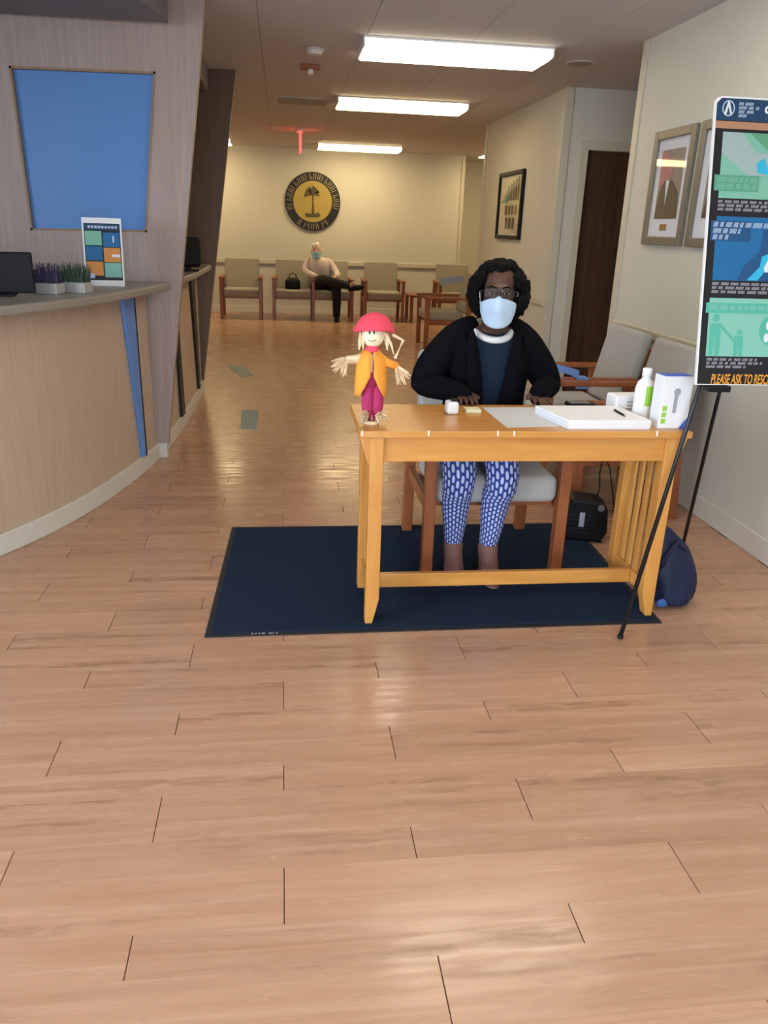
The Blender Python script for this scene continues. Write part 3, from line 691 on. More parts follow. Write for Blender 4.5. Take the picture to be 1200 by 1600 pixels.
# white carton lying behind
c0 = dz(985, 645); t = thing('carton', 'white printed carton lying on its side behind the bottle', 'box', (c0.x, c0.y, TZ), .1)
MB().box(-.085, .055, -.03, .05, 0, .075).build('carton_body', M['paper'], t, local=True, bevel=.003)
MB().box(-.088, -.078, -.028, .048, .004, .07).build('carton_flap', M['paper'], t, local=True)
for k in range(3): MB().box(-.04, .03, -.0312, -.0302, .02+.014*k, .026+.014*k).build('printed_line', M['p_text'], t, local=True)
# bottle
p = dz(1004, 658); t = thing('sanitizer_bottle', 'white plastic sanitizer bottle with a green label stripe', 'bottle', (p.x, p.y+.02, TZ))
bc = Vector((p.x, p.y+.02))
def ovr(rx, ry, z, n=20): return [(bc.x+rx*math.cos(2*PI*j/n), bc.y+ry*math.sin(2*PI*j/n), z) for j in range(n)]
MB().loft([ovr(.036, .026, TZ), ovr(.038, .028, TZ+.01), ovr(.038, .028, TZ+.125), ovr(.030, .024, TZ+.15), ovr(.016, .016, TZ+.163), ovr(.015, .015, TZ+.17)]).build('bottle_body', M['white'], t, smooth=True)
MB().loft([ovr(.018, .018, TZ+.1705), ovr(.018, .018, TZ+.198), ovr(.015, .015, TZ+.202)]).build('cap', M['white'], t, smooth=True)
lb = MB(); lb.loft([[(bc.x+.0388*math.cos(a), bc.y+.0288*math.sin(a), z) for a in [(-100+k*8)*PI/180 for k in range(7)]] for z in (TZ+.06, TZ+.135)], caps=False, closed=False); lb.build('label_stripe', M['green'], t)
# tall carton
b0, b1 = dz(1027, 670), dz(1075, 671)
t = thing('carton', 'upright white carton with green squares at the desk corner', 'box', (b0.x, b0.y, TZ), .06)
wq = (b1-b0).length
MB().box(0, wq, 0, .07, 0, .195).build('carton_body', M['paper'], t, local=True, bevel=.002)
for k in range(3): MB().box(.008, .026, -.0012, -.0002, .02+.024*k, .038+.024*k).build('green_square', M['green'], t, local=True)
MB().box(wq*.42, wq*.54, -.0012, -.0002, .06, .135).build('product_picture', M['p_text'], t, local=True); MB().ell((wq*.5, -.0005, .138), (.014, .0012, .014)).build('product_picture', M['p_text'], t, local=True)
MB().prism([(wq*.72, 0.001), (wq-.001, .001), (wq-.001, .045)], lambda u, v, w_: (u, w_, v), -.0012, -.0002).build('blue_corner', M['bluelab'], t, local=True)
MB().box(.006, wq-.004, .004, .066, .1953, .197).build('carton_top', M['bluelab'], t, local=True)

# ================================================================== SCARECROW DOLL
SY = 2.80
def sp_(x, y, dy=0): return aty(x, y, SY+dy)
bp_ = dz(579, 662)
dl = thing('scarecrow_doll', 'scarecrow doll with coral hat, orange vest and magenta trousers on the desk corner', 'doll', (bp_.x, SY, TZ))
cx = sp_(580, 600).x
H_ = sp_(583, 523)
MB().ell(H_, (.041, .038, .045)).build('head', M['head_cream'], dl, smooth=True)
for s in (-1, 1): MB().ell((H_.x-.009+s*.008, H_.y-.0365, H_.z+.014), (.0028, .003, .008)).build('eye', M['black'], dl, smooth=True)
MB().tube([(H_.x-.022, H_.y-.036, H_.z-.013), (H_.x-.009, H_.y-.039, H_.z-.019), (H_.x+.006, H_.y-.037, H_.z-.013)], .0012, 6).build('mouth', M['photo_brown'], dl)
hb = MB(); n = 28
rings = []
for rr, dzz, wob in ((.040, .012, 0), (.073, -.002, .5), (.075, .003, .5), (.062, .022, .2), (.045, .04, 0), (.02, .052, 0), (.002, .055, 0)):
    rings.append([(H_.x+.004+rr*math.cos(2*PI*j/n), H_.y+.004+rr*.9*math.sin(2*PI*j/n), H_.z+.022+dzz - wob*.025*abs(math.cos(2*PI*j/n))**3) for j in range(n)])
hb.loft(rings).build('hat', M['felt_pink'], dl, smooth=True)
MB().disc((H_.x-.003, H_.y-.002, H_.z-.056), .028, h=.018, r2=.022).build('collar', M['felt_pink'], dl)
sh = H_.z-.055
bx_ = H_.x-.004
def er(c_, rx, ry, z, n=20): return [(c_[0]+rx*math.cos(2*PI*j/n), c_[1]+ry*math.sin(2*PI*j/n), z) for j in range(n)]
MB().loft([er((bx_, SY), .030, .026, sh-.125), er((bx_, SY), .036, .030, sh-.06), er((bx_, SY), .036, .028, sh-.02), er((bx_, SY), .018, .018, sh)]).build('torso', M['felt_magenta'], dl, smooth=True)
# vest: open front shell
vb = MB(); rr = []
for z, rx, ry, op in ((sh+.002, .030, .026, .10), (sh-.03, .050, .038, .07), (sh-.085, .055, .041, .10), (sh-.125, .056, .042, .45), (sh-.158, .057, .043, .85)):
    rr.append([(bx_+rx*math.sin(a), SY-ry*math.cos(a), z) for a in [op+(2*PI-2*op)*k/24 for k in range(25)]])
vb.loft(rr, caps=False, closed=False).build('vest', M['felt_orange'], dl, smooth=True, solid=.003)
lz = TZ+.03
for s in (-1, 1):
    x = bx_+s*.014+.008
    MB().tube([(x, SY, sh-.10), (x+s*.004, SY-.004, sh-.16), (x+s*.004, SY-.006, sh-.20), (x+s*.003, SY-.002, TZ+.05), (x+s*.002, SY, TZ+.010)], [.020, .021, .022, .020, .012], 12).build('trouser_leg', M['felt_magenta'], dl, smooth=True)
random.seed(3)
def tuft(nm, base, dirv, n, L_, spread, wd=.0045):
    mb = MB(); base = Vector(base); dirv = Vector(dirv).normalized(); lo = TZ+.001
    for k in range(n):
        d = (dirv + Vector((random.uniform(-1, 1), random.uniform(-1, 1), random.uniform(-1, 1)))*spread).normalized(); L2 = L_*random.uniform(.6, 1.1)
        s = d.cross(Vector((random.uniform(-1, 1), -1, random.uniform(-1, 1)))).normalized()*wd; u_ = d.cross(s).normalized()*.0012
        a = base + Vector((random.uniform(-.4, .4), random.uniform(-.4, .4), random.uniform(-.4, .4)))*.018; mid = a+d*L2*.55+u_*3; e = a+d*L2
        for q in (a, mid, e): q.z = max(q.z, lo+.004)
        mb.loft([[a-s*.6, a+s*.6, a+s*.6+u_, a-s*.6+u_], [mid-s, mid+s, mid+s+u_, mid-s+u_], [e-s*.25, e+s*.25, e+s*.25+u_, e-s*.25+u_]])
    return mb.build(nm, M['raffia'], dl)
lh, rh = sp_(541, 562), sp_(620, 572)
for s, hnd in ((-1, lh), (1, rh)):
    MB().tube([(bx_+s*.030, SY, sh-.02), (bx_+s*.055, SY-.002, (sh-.03+hnd.z)/2), hnd], [.014, .016, .014], 10).build('sleeve', M['felt_orange'] if s > 0 else M['raffia'], dl, smooth=True)
tuft('raffia_hand', lh, (-.65, -.3, -.75), 30, .062, .75); tuft('raffia_hand', rh, (.45, -.3, -.8), 30, .07, .65)
for s in (-1, 1): tuft('raffia_foot', (bx_+s*.018+.006, SY-.008, TZ+.030), (s*.6, -.8, -.10), 46, .040, .62)
MB().disc((bx_+.008, SY, TZ), .030, h=.010, r2=.026).build('base', M['raffia'], dl)
tuft('raffia_hair', (H_.x+.040, H_.y-.01, H_.z+.008), (.35, -.1, -1), 6, .07, .22); tuft('raffia_hair', (H_.x-.040, H_.y-.01, H_.z+.006), (-.1, -.1, -1), 5, .06, .16)
st = [sp_(613, 523), sp_(630, 532), sp_(617, 560)]
ribbon('straw_stalk', st, (.0, .006, .008), M['raffia'], parent=dl, th=.004) if False else MB().tube(st, [(.0065, .0025)]*3, 8, side=(.3, 0, 1)).build('straw_stalk', M['raffia'], dl)
MB().tube([(bx_-.002, SY-.044, sh-.005), (bx_-.002, SY-.043, sh-.07)], .0016, 6).build('straw_tie', M['raffia'], dl)

# ================================================================== SIGN EASEL
apex = Vector((1.745, 2.822, 1.88))
es = thing('easel', 'black tripod easel carrying the information board', 'easel', (1.74, 2.75, 0))
feet = [(1.263, 2.53, .004), (2.20, 2.53, .004), (1.975, 3.44, .004)]
offs = [(-.02, .0, 0), (.02, .0, 0), (.005, .045, 0)]
for ft, of in zip(feet, offs):
    lg = MB().tube([apex+Vector(of), Vector(ft)], .0085, 10).build('leg', M['blackm'], es, smooth=True)
    d = (Vector(ft)-apex).normalized(); MB().tube([Vector(ft)-d*.012, Vector(ft)+d*.001], .0115, 10).build('rubber_foot', M['black'], lg, smooth=True)
MB().ell(apex+Vector((0, .03, .0)), (.04, .03, .03)).build('hub', M['blackm'], es, smooth=True)
# board frame
B0 = Vector((1.433, 2.598, .965)); bu = Vector((1, 0, 0)); BW, BL_ = .62, .948
bv_ = Vector((0, .178, .931)).normalized(); bn = bu.cross(bv_).normalized()   # bn points to the viewer side (-Y) or back
if bn.y > 0: bn = -bn
def bp(u, v, d=0): return B0 + bu*u + bv_*(BL_-v) + bn*d       # v measured from the top
bd = thing('sign_board', 'tall black information sign board with mint and blue panels on the easel', 'sign', tuple(B0))
rc = .022
out = [(rc, 0), (BW-rc, 0), (BW-rc*.3, rc*.3), (BW, rc), (BW, BL_), (0, BL_), (0, rc), (rc*.3, rc*.3)]
MB().prism(out, lambda u, v, w_: bp(u, v, w_), -.010, 0).build('foam_board', M['white'], bd)
def dec(nm, mat, poly, lift, th=.0006): return MB().prism(poly, lambda u, v, w_: bp(u, v, w_), lift, lift+th).build(nm, mat, bd)
def Rc(u0, u1, v0, v1): return [(u0, v0), (u1, v0), (u1, v1), (u0, v1)]
ib = .006
dec('black_print', M['p_black'], [(rc, ib), (BW-rc, ib), (BW-ib, rc), (BW-ib, BL_-.003), (ib, BL_-.003), (ib, rc)], .0002)
def yv(y): return (y-150)/450*BL_
dec('banner', M['p_navy'], [(rc, ib+.001), (BW-rc, ib+.001), (BW-ib, rc), (BW-ib, yv(186)), (ib, yv(186)), (ib, rc)], .001)
dec('tan_stripe', M['p_tan'], Rc(ib, BW-ib, yv(187), yv(198)), .001)
def circle(cu, cv, ru, rv, n=24, a0=0, a1=2*PI): return [(cu+ru*math.cos(a0+(a1-a0)*k/(n if a1-a0 > 6 else n-1)), cv+rv*math.sin(a0+(a1-a0)*k/(n if a1-a0 > 6 else n-1))) for k in range(n)]
lg_ = MB(); n = 28
lc = (.047, yv(168))
lg_.loft([[bp(lc[0]+r_*math.cos(2*PI*j/n), lc[1]+r_*1.15*math.sin(2*PI*j/n), h_) for j in range(n)] for r_, h_ in ((.022, .0017), (.022, .0023), (.0185, .0023), (.0185, .0017))], caps=False).build('logo_ring', M['p_ltext'], bd)
MB().prism([(.032, yv(177)), (.044, yv(158)), (.050, yv(158)), (.060, yv(176)), (.054, yv(177)), (.047, yv(165)), (.040, yv(178))], lambda u, v, w_: bp(u, v, w_), .0017, .0023).build('logo_letter', M['p_white'], bd)
def lines(nm, mat, u0, us, v0, dv, h, lift, seed):
    random.seed(seed); mb = MB()
    for k, u1 in enumerate(us):
        u = u0
        while u < u1-.006:
            wd_ = random.uniform(.012, .034); e = min(u+wd_, u1); v = v0+k*dv
            x = u
            while x < e-.002:        # letter strokes
                mb.prism([(x, v+h), (x+.0022, v+h), (x+.0022+h*.25, v), (x+h*.25, v)], lambda a, b2, w_: bp(a, b2, w_), lift, lift+.0005); x += .0042
            u = e+.007
    return mb.build(nm, mat, bd)
lines('banner_lettering', M['p_ltext'], .083, [.142, .155, .14, .125], yv(158), .0125, .0095, .0017, 1)
T = {}
def text(s, size, mat, parent, u, v, lift, shear=.0, wide=1.0):
    cu = bpy.data.curves.new('txt', 'FONT'); cu.body = s; cu.size = size; cu.shear = shear; cu.extrude = .0003; cu.offset = .0006
    o = bpy.data.objects.new('txt', cu); C.objects.link(o); bpy.context.view_layer.update()
    me = bpy.data.meshes.new_from_object(o.evaluated_get(bpy.context.evaluated_depsgraph_get())); bpy.data.objects.remove(o)
    inv = full(parent).inverted()
    for vt in me.vertices: vt.co = inv @ bp(u+vt.co.x*wide, v-vt.co.y, lift+vt.co.z)
    me.materials.clear(); me.materials.append(mat)
    o = bpy.data.objects.new('lettering', me); C.objects.link(o); o.parent = parent; return o
text('9', .06, M['p_white'], bd, .172, yv(181), .0018, .1)
pu0, pu1 = .034, BW-.034
# panel one
dec('mint_panel', M['p_mint'], Rc(pu0, pu1, yv(203), yv(303)), .001)
dec('panel_art', M['p_grey'], [(pu0, yv(203)), (pu0+.07, yv(203)), (pu0+.12, yv(232)), (pu0+.26, yv(236)), (pu0+.26, yv(267)), (pu0+.10, yv(267)), (pu0, yv(235))], .0017)
dec('panel_art', M['p_green'], [(pu0+.10, yv(204)), (pu0+.30, yv(204)), (pu0+.28, yv(226)), (pu0+.17, yv(230))], .0024)
dec('panel_art', M['p_cyan'], [(.163, yv(248)), (.19, yv(240)), (.21, yv(266)), (.166, yv(262))], .003)
dec('title_band', M['p_dgreen'], Rc(.014, .175, yv(268), yv(292)), .0032)
lines('title_lettering', M['p_mint'], .022, [.17, .165], yv(271), .021, .017, .004, 2)
lines('caption_lettering', M['p_text'], pu0, [pu1-.02, pu1-.1, pu1-.3], yv(306), .0125, .009, .001, 3)
# panel two
dec('blue_panel', M['p_blue'], Rc(pu0, pu1, yv(331), yv(431)), .001)
dec('panel_art', M['p_dblue'], [(pu0+.09, yv(430.5)), (pu0+.115, yv(405)), (pu0+.165, yv(385)), (pu0+.175, yv(350)), (pu0+.195, yv(350)), (pu0+.20, yv(385)), (pu0+.30, yv(400)), (pu0+.34, yv(430.5))], .0017)
dec('title_band', M['p_dblue'], Rc(.014, .16, yv(338), yv(369)), .0026)
lines('title_lettering', M['p_ltext'], .022, [.22, .12, .08], yv(340), .0205, .016, .0034, 4)
dec('panel_art', M['p_cyan'], [(pu0+.125, yv(430)), (pu0+.17, yv(408)), (pu0+.175, yv(392)), (pu0+.215, yv(384)), (pu0+.20, yv(410)), (pu0+.165, yv(430))], .0024)
dec('panel_art', M['p_white'], [(pu0+.185, yv(410)), (pu0+.205, yv(390)), (pu0+.205, yv(372)), (pu0+.225, yv(378)), (pu0+.235, yv(400)), (pu0+.215, yv(416)), (pu0+.19, yv(417))], .0031)
lines('caption_lettering', M['p_text'], pu0, [pu1-.02, pu1-.02, pu1-.1], yv(434), .0135, .0095, .001, 5)
# panel three
dec('mint_panel', M['p_lmint'], Rc(pu0-.004, pu1, yv(459), yv(553)), .001)
dec('title_band', M['p_teal'], Rc(.018, pu1, yv(467), yv(483)), .0022)
lines('title_lettering', M['p_lmint'], .03, [pu1-.05], yv(470), .02, .016, .003, 6)
def fig(u, top, s):        # simple silhouette: head, body, two legs
    B = yv(552); h = B-top
    dec('panel_art', M['p_teal'], circle(u+.003*s, top+.10*h, .011*s, .10*h, 14), .0022)
    dec('panel_art', M['p_teal'], [(u-.016*s, top+.24*h), (u+.018*s, top+.22*h), (u+.020*s, top+.60*h), (u-.016*s, top+.60*h)], .0023)
    dec('panel_art', M['p_teal'], [(u-.016*s, top+.60*h), (u, top+.60*h), (u-.004*s, B), (u-.016*s, B)], .0022)
    dec('panel_art', M['p_teal'], [(u+.003*s, top+.60*h), (u+.020*s, top+.60*h), (u+.018*s, B), (u+.006*s, B)], .0022)
fig(pu0+.022, yv(484), 1.1); fig(pu0+.112, yv(509), .9)
dec('panel_art', M['p_teal'], [(pu0+.036, yv(502)), (pu0+.044, yv(501)), (pu0+.100, yv(526)), (pu0+.098, yv(530))], .0024)
dec('panel_art', M['p_teal'], circle(pu0+.25, yv(510), .062, .058), .0022); dec('panel_art', M['p_dgreen'], Rc(pu0+.24, pu0+.258, yv(515), yv(552.5)), .0029)
for du, dv in ((-.03, -8), (-.01, -16), (.02, -10), (.0, 6), (.03, 8), (-.035, 12), (.04, -2)): dec('panel_art', M['p_white'], circle(pu0+.25+du, yv(510+dv), .009, .016, 10), .0036)
lines('caption_lettering', M['p_text'], pu0, [pu0+.19, pu0+.21, pu0+.15], yv(556), .0125, .009, .001, 7)
text('PLEASE ASK TO RESCHEDULE', .048, M['p_orange'], bd, .055, yv(598), .0012, .22, .47)
# clip holding the board
rbox('board_clip', M['black'], es, 1.478, 1.560, 2.580, 2.628, .942, .9625, .003); rbox('board_clip', M['black'], es, 1.93, 2.01, 2.580, 2.628, .942, .9625, .003)

# ================================================================== HEATER AND BAG
p = onz(905, 846)
ht = thing('space_heater', 'black portable heater on the floor beside the chair', 'heater', (p.x+.02, p.y+.06, 0), -.25)
MB().prism([(-.115, .03), (-.10, .008), (.10, .008), (.125, .06), (.115, .18), (.07, .215), (-.06, .225), (-.12, .15)], lambda u, v, w_: (u, w_, v), -.075, .075).build('body', M['black'], ht, local=True, bevel=.014, seg=3)
for k in range(5): MB().box(-.07, .03, -.079, -.0755, .05+.022*k, .06+.022*k).build('grille_bar', M['blackm'], ht, local=True)
MB().box(-.02, .005, -.0805, -.0795, .085, .16).build('rating_label', M['p_text'], ht, local=True)
for x in (-.09, .09): MB().box(x-.015, x+.015, -.06, .06, 0, .009).build('foot', M['black'], ht, local=True)
MB().disc((.078, -.0755, .19), .016, 'Y', .012, 16).build('control_knob', M['steel'], ht, local=True)
MB().tube([(.07, .03, .214), (.075, .03, .25), (.07, .05, .33), (.085, .10, .42), (.15, .25, .30), (.22, .35, .05), (.22, .4, .008)], .0035, 8).build('power_cord', M['black'], ht, local=True, smooth=True)
bg = thing('tote_bag', 'slumped navy blue bag on the floor beside the desk leg', 'bag', (1.60, 2.86, 0), .2)
rg = []
for z, rx, ry, ox in ((.004, .085, .10, 0), (.03, .105, .115, 0), (.12, .10, .10, .005), (.20, .09, .075, -.01), (.255, .078, .05, -.02), (.30, .05, .025, -.05), (.335, .02, .012, -.06)):
    rg.append([(ox+rx*(1+.09*math.sin(3*a+z*20)+.06*math.sin(7*a-z*45))*math.copysign(abs(math.cos(a))**.7, math.cos(a)), ry*(1+.09*math.cos(4*a+z*30)+.06*math.sin(8*a+z*50))*math.copysign(abs(math.sin(a))**.7, math.sin(a)), z) for a in [2*PI*k/28 for k in range(28)]])
MB().loft(rg).build('bag_body', M['bag'], bg, local=True, smooth=True, sub=2)
MB().tube([(-.085, -.05, .16), (-.09, -.07, .22), (-.06, -.075, .27), (-.02, -.05, .28), (.03, -.05, .24)], [(.012, .004)]*5, 8).build('bag_strap', M['bag'], bg, local=True, smooth=True)
MB().ell((-.075, -.085, .03), (.035, .012, .02)).build('bag_fold', M['bagblue'], bg, local=True, smooth=True)

# ================================================================== SEATED WOMAN
Hc = Vector((.888, 3.295, 1.205))
HR = Matrix.Translation(Hc) @ Matrix.Rotation(math.radians(-14), 4, 'Z') @ Matrix.Translation(-Hc)
def woman():
    b = MB()
    b.ell(Hc+Vector((0, .022, .035)), (.074, .090, .086)); b.ell(Hc+Vector((0, -.016, -.035)), (.063, .068, .085)); b.ell(Hc+Vector((0, -.058, -.098)), (.030, .026, .024))
    b.ell(Hc+Vector((0, -.062, .022)), (.056, .028, .02)); b.tube([Hc+Vector((0, -.082, .008)), Hc+Vector((0, -.100, -.03)), Hc+Vector((0, -.092, -.04))], [.010, .016, .012], 10)
    for s in (-1, 1):
        b.ell(Hc+Vector((s*.077, .012, -.012)), (.010, .020, .032)); b.ell(Hc+Vector((s*.013, -.092, -.036)), (.010, .011, .009))
    b.ell(Hc+Vector((0, -.078, -.066)), (.024, .012, .009))
    b.xf(HR)
    b.tube([Hc+Vector((0, .02, -.06)), Hc+Vector((0, .05, -.13)), (.89, 3.38, 1.02)], [.052, .050, .062], 14)
    T_ = [(.89, 3.45, .50), (.89, 3.44, .62), (.89, 3.42, .74), (.89, 3.40, .88), (.89, 3.39, .98), (.89, 3.385, 1.045), (.89, 3.38, 1.075)]
    b.tube(T_, [(.165, .125), (.15, .115), (.135, .105), (.15, .11), (.165, .10), (.14, .075), (.07, .05)], 20, side=(1, 0, 0))
    arms = {-1: [(.732, 3.385, 1.012), (.655, 3.375, .915), (.590, 3.365, .815), (.665, 3.285, .812), (.742, 3.205, .806)],
            1: [(1.045, 3.385, 1.004), (1.115, 3.375, .90), (1.165, 3.365, .812), (1.12, 3.285, .812), (1.066, 3.205, .806)]}
    for s in (-1, 1):
        b.tube(arms[s], [.05, .045, .04, .033, .025], 12)
        wv = Vector(arms[s][-1]); pd = Vector((-.12*s, -1, -.20)).normalized(); sd = Vector((1, -.12*s, 0)).normalized()
        pe = wv + pd*.06
        b.tube([wv-pd*.01, wv+pd*.03, pe], [(.024, .018), (.036, .014), (.041, .012)], 12, side=sd)
        for k, (off, L_) in enumerate(((-.033, .060), (-.011, .070), (.011, .066), (.033, .052))):
            k0 = wv + pd*.050 + sd*off*s; f1 = k0 + Vector((0, -1, .05)).normalized()*L_*.45; f2 = f1 + Vector((0, -1, -.30)).normalized()*L_*.35; f3 = f2 + Vector((0, -.8, -.6)).normalized()*L_*.28
            f3.z = max(f3.z, TZ+.010); f2.z = max(f2.z, TZ+.011)
            b.tube([k0, f1, f2, f3], [.0090, .0082, .0076, .0066], 9)
            b.ell(f3, (.0068, .0068, .0068), n=8, m=6)
        th0 = wv + pd*.012 - sd*s*.022*(-1 if s < 0 else -1)*(-1); th0 = wv + pd*.012 + sd*(.024 if s < 0 else -.024)
        inn = sd*(1 if s < 0 else -1)
        t1 = th0 + (inn*.7+pd*.7)*.030; t2 = t1 + (inn*.25+pd*.95)*.028; t2.z = max(t2.z, TZ+.012)
        b.tube([th0, t1, t2], [.012, .0105, .008], 9)
    kn = {-1: (.722, 3.085, .505), 1: (.905, 3.075, .505)}; an = {-1: (.735, 3.165, .15), 1: (.885, 3.13, .15)}
    for s in (-1, 1):
        hip = (.89+s*.09, 3.44, .535); b.tube([hip, ((hip[0]+kn[s][0])/2, 3.26, .53), kn[s], Vector(kn[s]).lerp(Vector(an[s]), .35), an[s], (an[s][0], an[s][1], .05)], [.085, .075, .055, .05, .034, .034], 14)
        b.tube([(an[s][0], an[s][1]+.03, .045), (an[s][0], an[s][1]-.05, .045), (an[s][0], an[s][1]-.12, .035)], [(.03, .025), (.034, .025), (.03, .02)], 12, side=(1, 0, 0))
    body = b.build('person', M['skin'], remesh=.0042, smoothit=2, origin=(.89, 3.40, 0))
    tag(body, 'masked seated woman in black cardigan and patterned blue leggings behind the desk', 'person')
    # eyes, brows
    for s in (-1, 1):
        e = MB().ell(Hc+Vector((s*.030, -.0785, .006)), (.0115, .009, .0056)).xf(HR).build('eye', M['eyew'], body, smooth=True)
        MB().ell(Hc+Vector((s*.030, -.0860, .006)), (.0062, .003, .0056)).xf(HR).build('iris', M['hair'], e, smooth=True)
        MB().tube([Hc+Vector((s*.012, -.092, .028)), Hc+Vector((s*.032, -.090, .034)), Hc+Vector((s*.052, -.076, .027))], [.003, .0035, .002], 8).xf(HR).build('eyebrow', M['hair'], body, smooth=True)
    # hair
    random.seed(11); h = MB(); cH = Hc+Vector((0, .028, .022)); k = 0
    while k < 620:
        v = Vector((random.gauss(0, 1), random.gauss(0, 1), random.gauss(0, 1))).normalized()
        q = Vector((v.x*.098, v.y*.105, v.z*.096))
        if v.z < -.1: q.x *= 1.12; q.z = -.10*abs(v.z)**.7 - random.uniform(0, .02)
        if q.z < -.045 and abs(q.x) < .06 and q.y < .03: continue
        if q.y < -.030 and q.z < .060 + .02*abs(q.x)/.07 and abs(q.x) < .066: continue
        if q.y < -.06 and q.z < .074: continue
        h.ell(cH+q*random.uniform(.96, 1.10), [random.uniform(.010, .020)]*3, n=8, m=6); k += 1
    for s in (-1, 1):
        for j in range(9): h.tube([cH+Vector((s*(.09+.003*j), -.03+.014*j, .03)), cH+Vector((s*(.106+.002*j), -.035+.014*j, -.04)), cH+Vector((s*(.098), -.03+.013*j, -.10-.008*random.random()))], [.016, .017, .009], 8)
    h.ell(cH+Vector((0, .01, .005)), (.086, .092, .088))
    hr = h.xf(HR).build('hair', M['hair'], body, remesh=.0045, disp=(.012, .010))
    # mask: a curved pleated patch over nose, cheeks and chin
    nu, nv = 25, 13; rings = []
    for j in range(nv):
        v = j/(nv-1); z = -.022 - .110*v
        row = []
        for i in range(nu):
            u = -1+2*i/(nu-1); a = u*1.18*(1-.10*max(0, v-.45)/.55)
            zz = z + .020*(1-abs(u))*(1-v) - .012*abs(u)*(1-v) + .024*abs(u)**2*v
            rx = .080 - .014*v*v; ry = .093 + .026*math.exp(-((v-.38)/.3)**2)*math.exp(-(u/.35)**2) - .010*v**2
            pl_ = .0018*math.sin(v*PI*6)*(1-abs(u))
            row.append(Hc+Vector((rx*math.sin(a), -(ry+pl_)*math.cos(a)-.008, zz)))
        rings.append(row)
    mk = MB().loft(rings, caps=False, closed=False).xf(HR).build('face_mask', M['maskw'], body, smooth=True, solid=.002)
    for s in (-1, 1):
        a0 = rings[1][-1 if s > 0 else 0]; a1 = rings[-2][-1 if s > 0 else 0]
        MB().tube([a0, Hc+Vector((s*.080, .0, .014)), Hc+Vector((s*.082, .030, .0)), Hc+Vector((s*.080, .022, -.035)), a1], .0016, 6).xf(HR).build('ear_loop', M['white'], mk, smooth=True)
    # glasses
    gp = MB(); gl = []
    for s in (-1, 1):
        cc = Hc+Vector((s*.033, -.106, .009)); pts = []
        for k in range(22):
            a = 2*PI*k/22; ex = math.copysign(abs(math.cos(a))**.6, math.cos(a)); ez = math.copysign(abs(math.sin(a))**.6, math.sin(a))
            pts.append(cc+Vector((ex*.026, s*ex*.004+.003*abs(ex), ez*.019)))
        pts += pts[:2]
        gp.tube(pts, .0019, 7); gl.append(pts[:22])
        gp.tube([Hc+Vector((s*.059, -.099, .015)), Hc+Vector((s*.078, -.04, .014)), Hc+Vector((s*.082, .02, .006))], .0018, 7)
    gp.tube([Hc+Vector((-.008, -.109, .012)), Hc+Vector((0, -.112, .014)), Hc+Vector((.008, -.109, .012))], .0018, 7)
    gg = gp.xf(HR).build('glasses', M['blackm'], body, smooth=True)
    for pts in gl: MB().add(pts, [tuple(range(22))]).xf(HR).build('lens', M['glass'], gg)
    # t-shirt
    S = [((.89, 3.45, .52), (.178, .138)), ((.89, 3.44, .64), (.165, .13)), ((.89, 3.42, .76), (.15, .122)), ((.89, 3.40, .88), (.165, .13)), ((.89, 3.39, .98), (.178, .117)), ((.89, 3.388, 1.03), (.152, .088)), ((.89, 3.405, 1.048), (.070, .045))]
    shirt = MB().tube([q[0] for q in S], [q[1] for q in S], 28, side=(1, 0, 0)).build('t_shirt', M['navy'], body, smooth=True, sub=1)
    cl = []; 
    for k in range(29):
        a = 2*PI*k/28; cl.append((.89+.078*math.cos(a), 3.365+.080*math.sin(a), 1.050 - .034*max(0, -math.sin(a)) + .030*max(0, math.sin(a))))
    MB().tube(cl, [(.015, .015)]*29, 10, caps=False).build('neckband', M['white'], shirt, smooth=True)
    # cardigan: open shell and sleeves
    cg = MB(); rr = []
    for (c_, r_), (oL, oR) in zip(S + [((.89, 3.395, 1.085), (.080, .060))], ((.30, .10), (.34, .18), (.40, .30), (.46, .44), (.58, .62), (.85, .95), (1.25, 1.35), (1.35, 1.5))):
        rr.append([(c_[0]+(r_[0]+.020)*math.sin(a), c_[1]-(r_[1]+.022)*math.cos(a), c_[2]+.004) for a in [oR+(2*PI-oL-oR)*k/36 for k in range(37)]])
    cg.loft(rr, caps=False, closed=False)
    cgo = cg.build('cardigan', M['cardigan'], body, smooth=True, solid=.012, sub=1)
    for s in (-1, 1):
        A = arms[s]; A2 = [(.89+s*.055, 3.395, 1.075), (.89+s*.10, 3.39, 1.055), (A[0][0], A[0][1], A[0][2]+.0), Vector(A[0]).lerp(Vector(A[1]), .6), A[1], Vector(A[1]).lerp(Vector(A[2]), .7), A[2], Vector(A[2]).lerp(Vector(A[3]), .5), A[3], A[4], Vector(A[4])+Vector((-.008*s, -.066, -.006))]
        A2[6] = Vector(A[2]) + Vector((s*.004, .005, -.004))
        MB().tube(A2, [.040, .052, .068, .070, .071, .070, .060, .056, .050, .044, (.046, .030)], 18).build('sleeve', M['cardigan'], cgo, smooth=True, sub=1, disp=(.06, .012))
    for s, xx in ((-1, .80), (1, .965)):     # front edge folds
        MB().tube([(xx-.02*s*-1, 3.30, 1.07), (xx+s*.012, 3.262, .98), (xx, 3.250, .86), (xx-s*.02, 3.27, .70), (xx-s*.03, 3.29, .56)], [(.012, .010), (.028, .012), (.036, .014), (.038, .014), (.034, .012)], 12, side=(1, 0, 0)).build('front_edge', M['cardigan'], cgo, smooth=True, sub=1)
    # leggings
    lgm = MB()
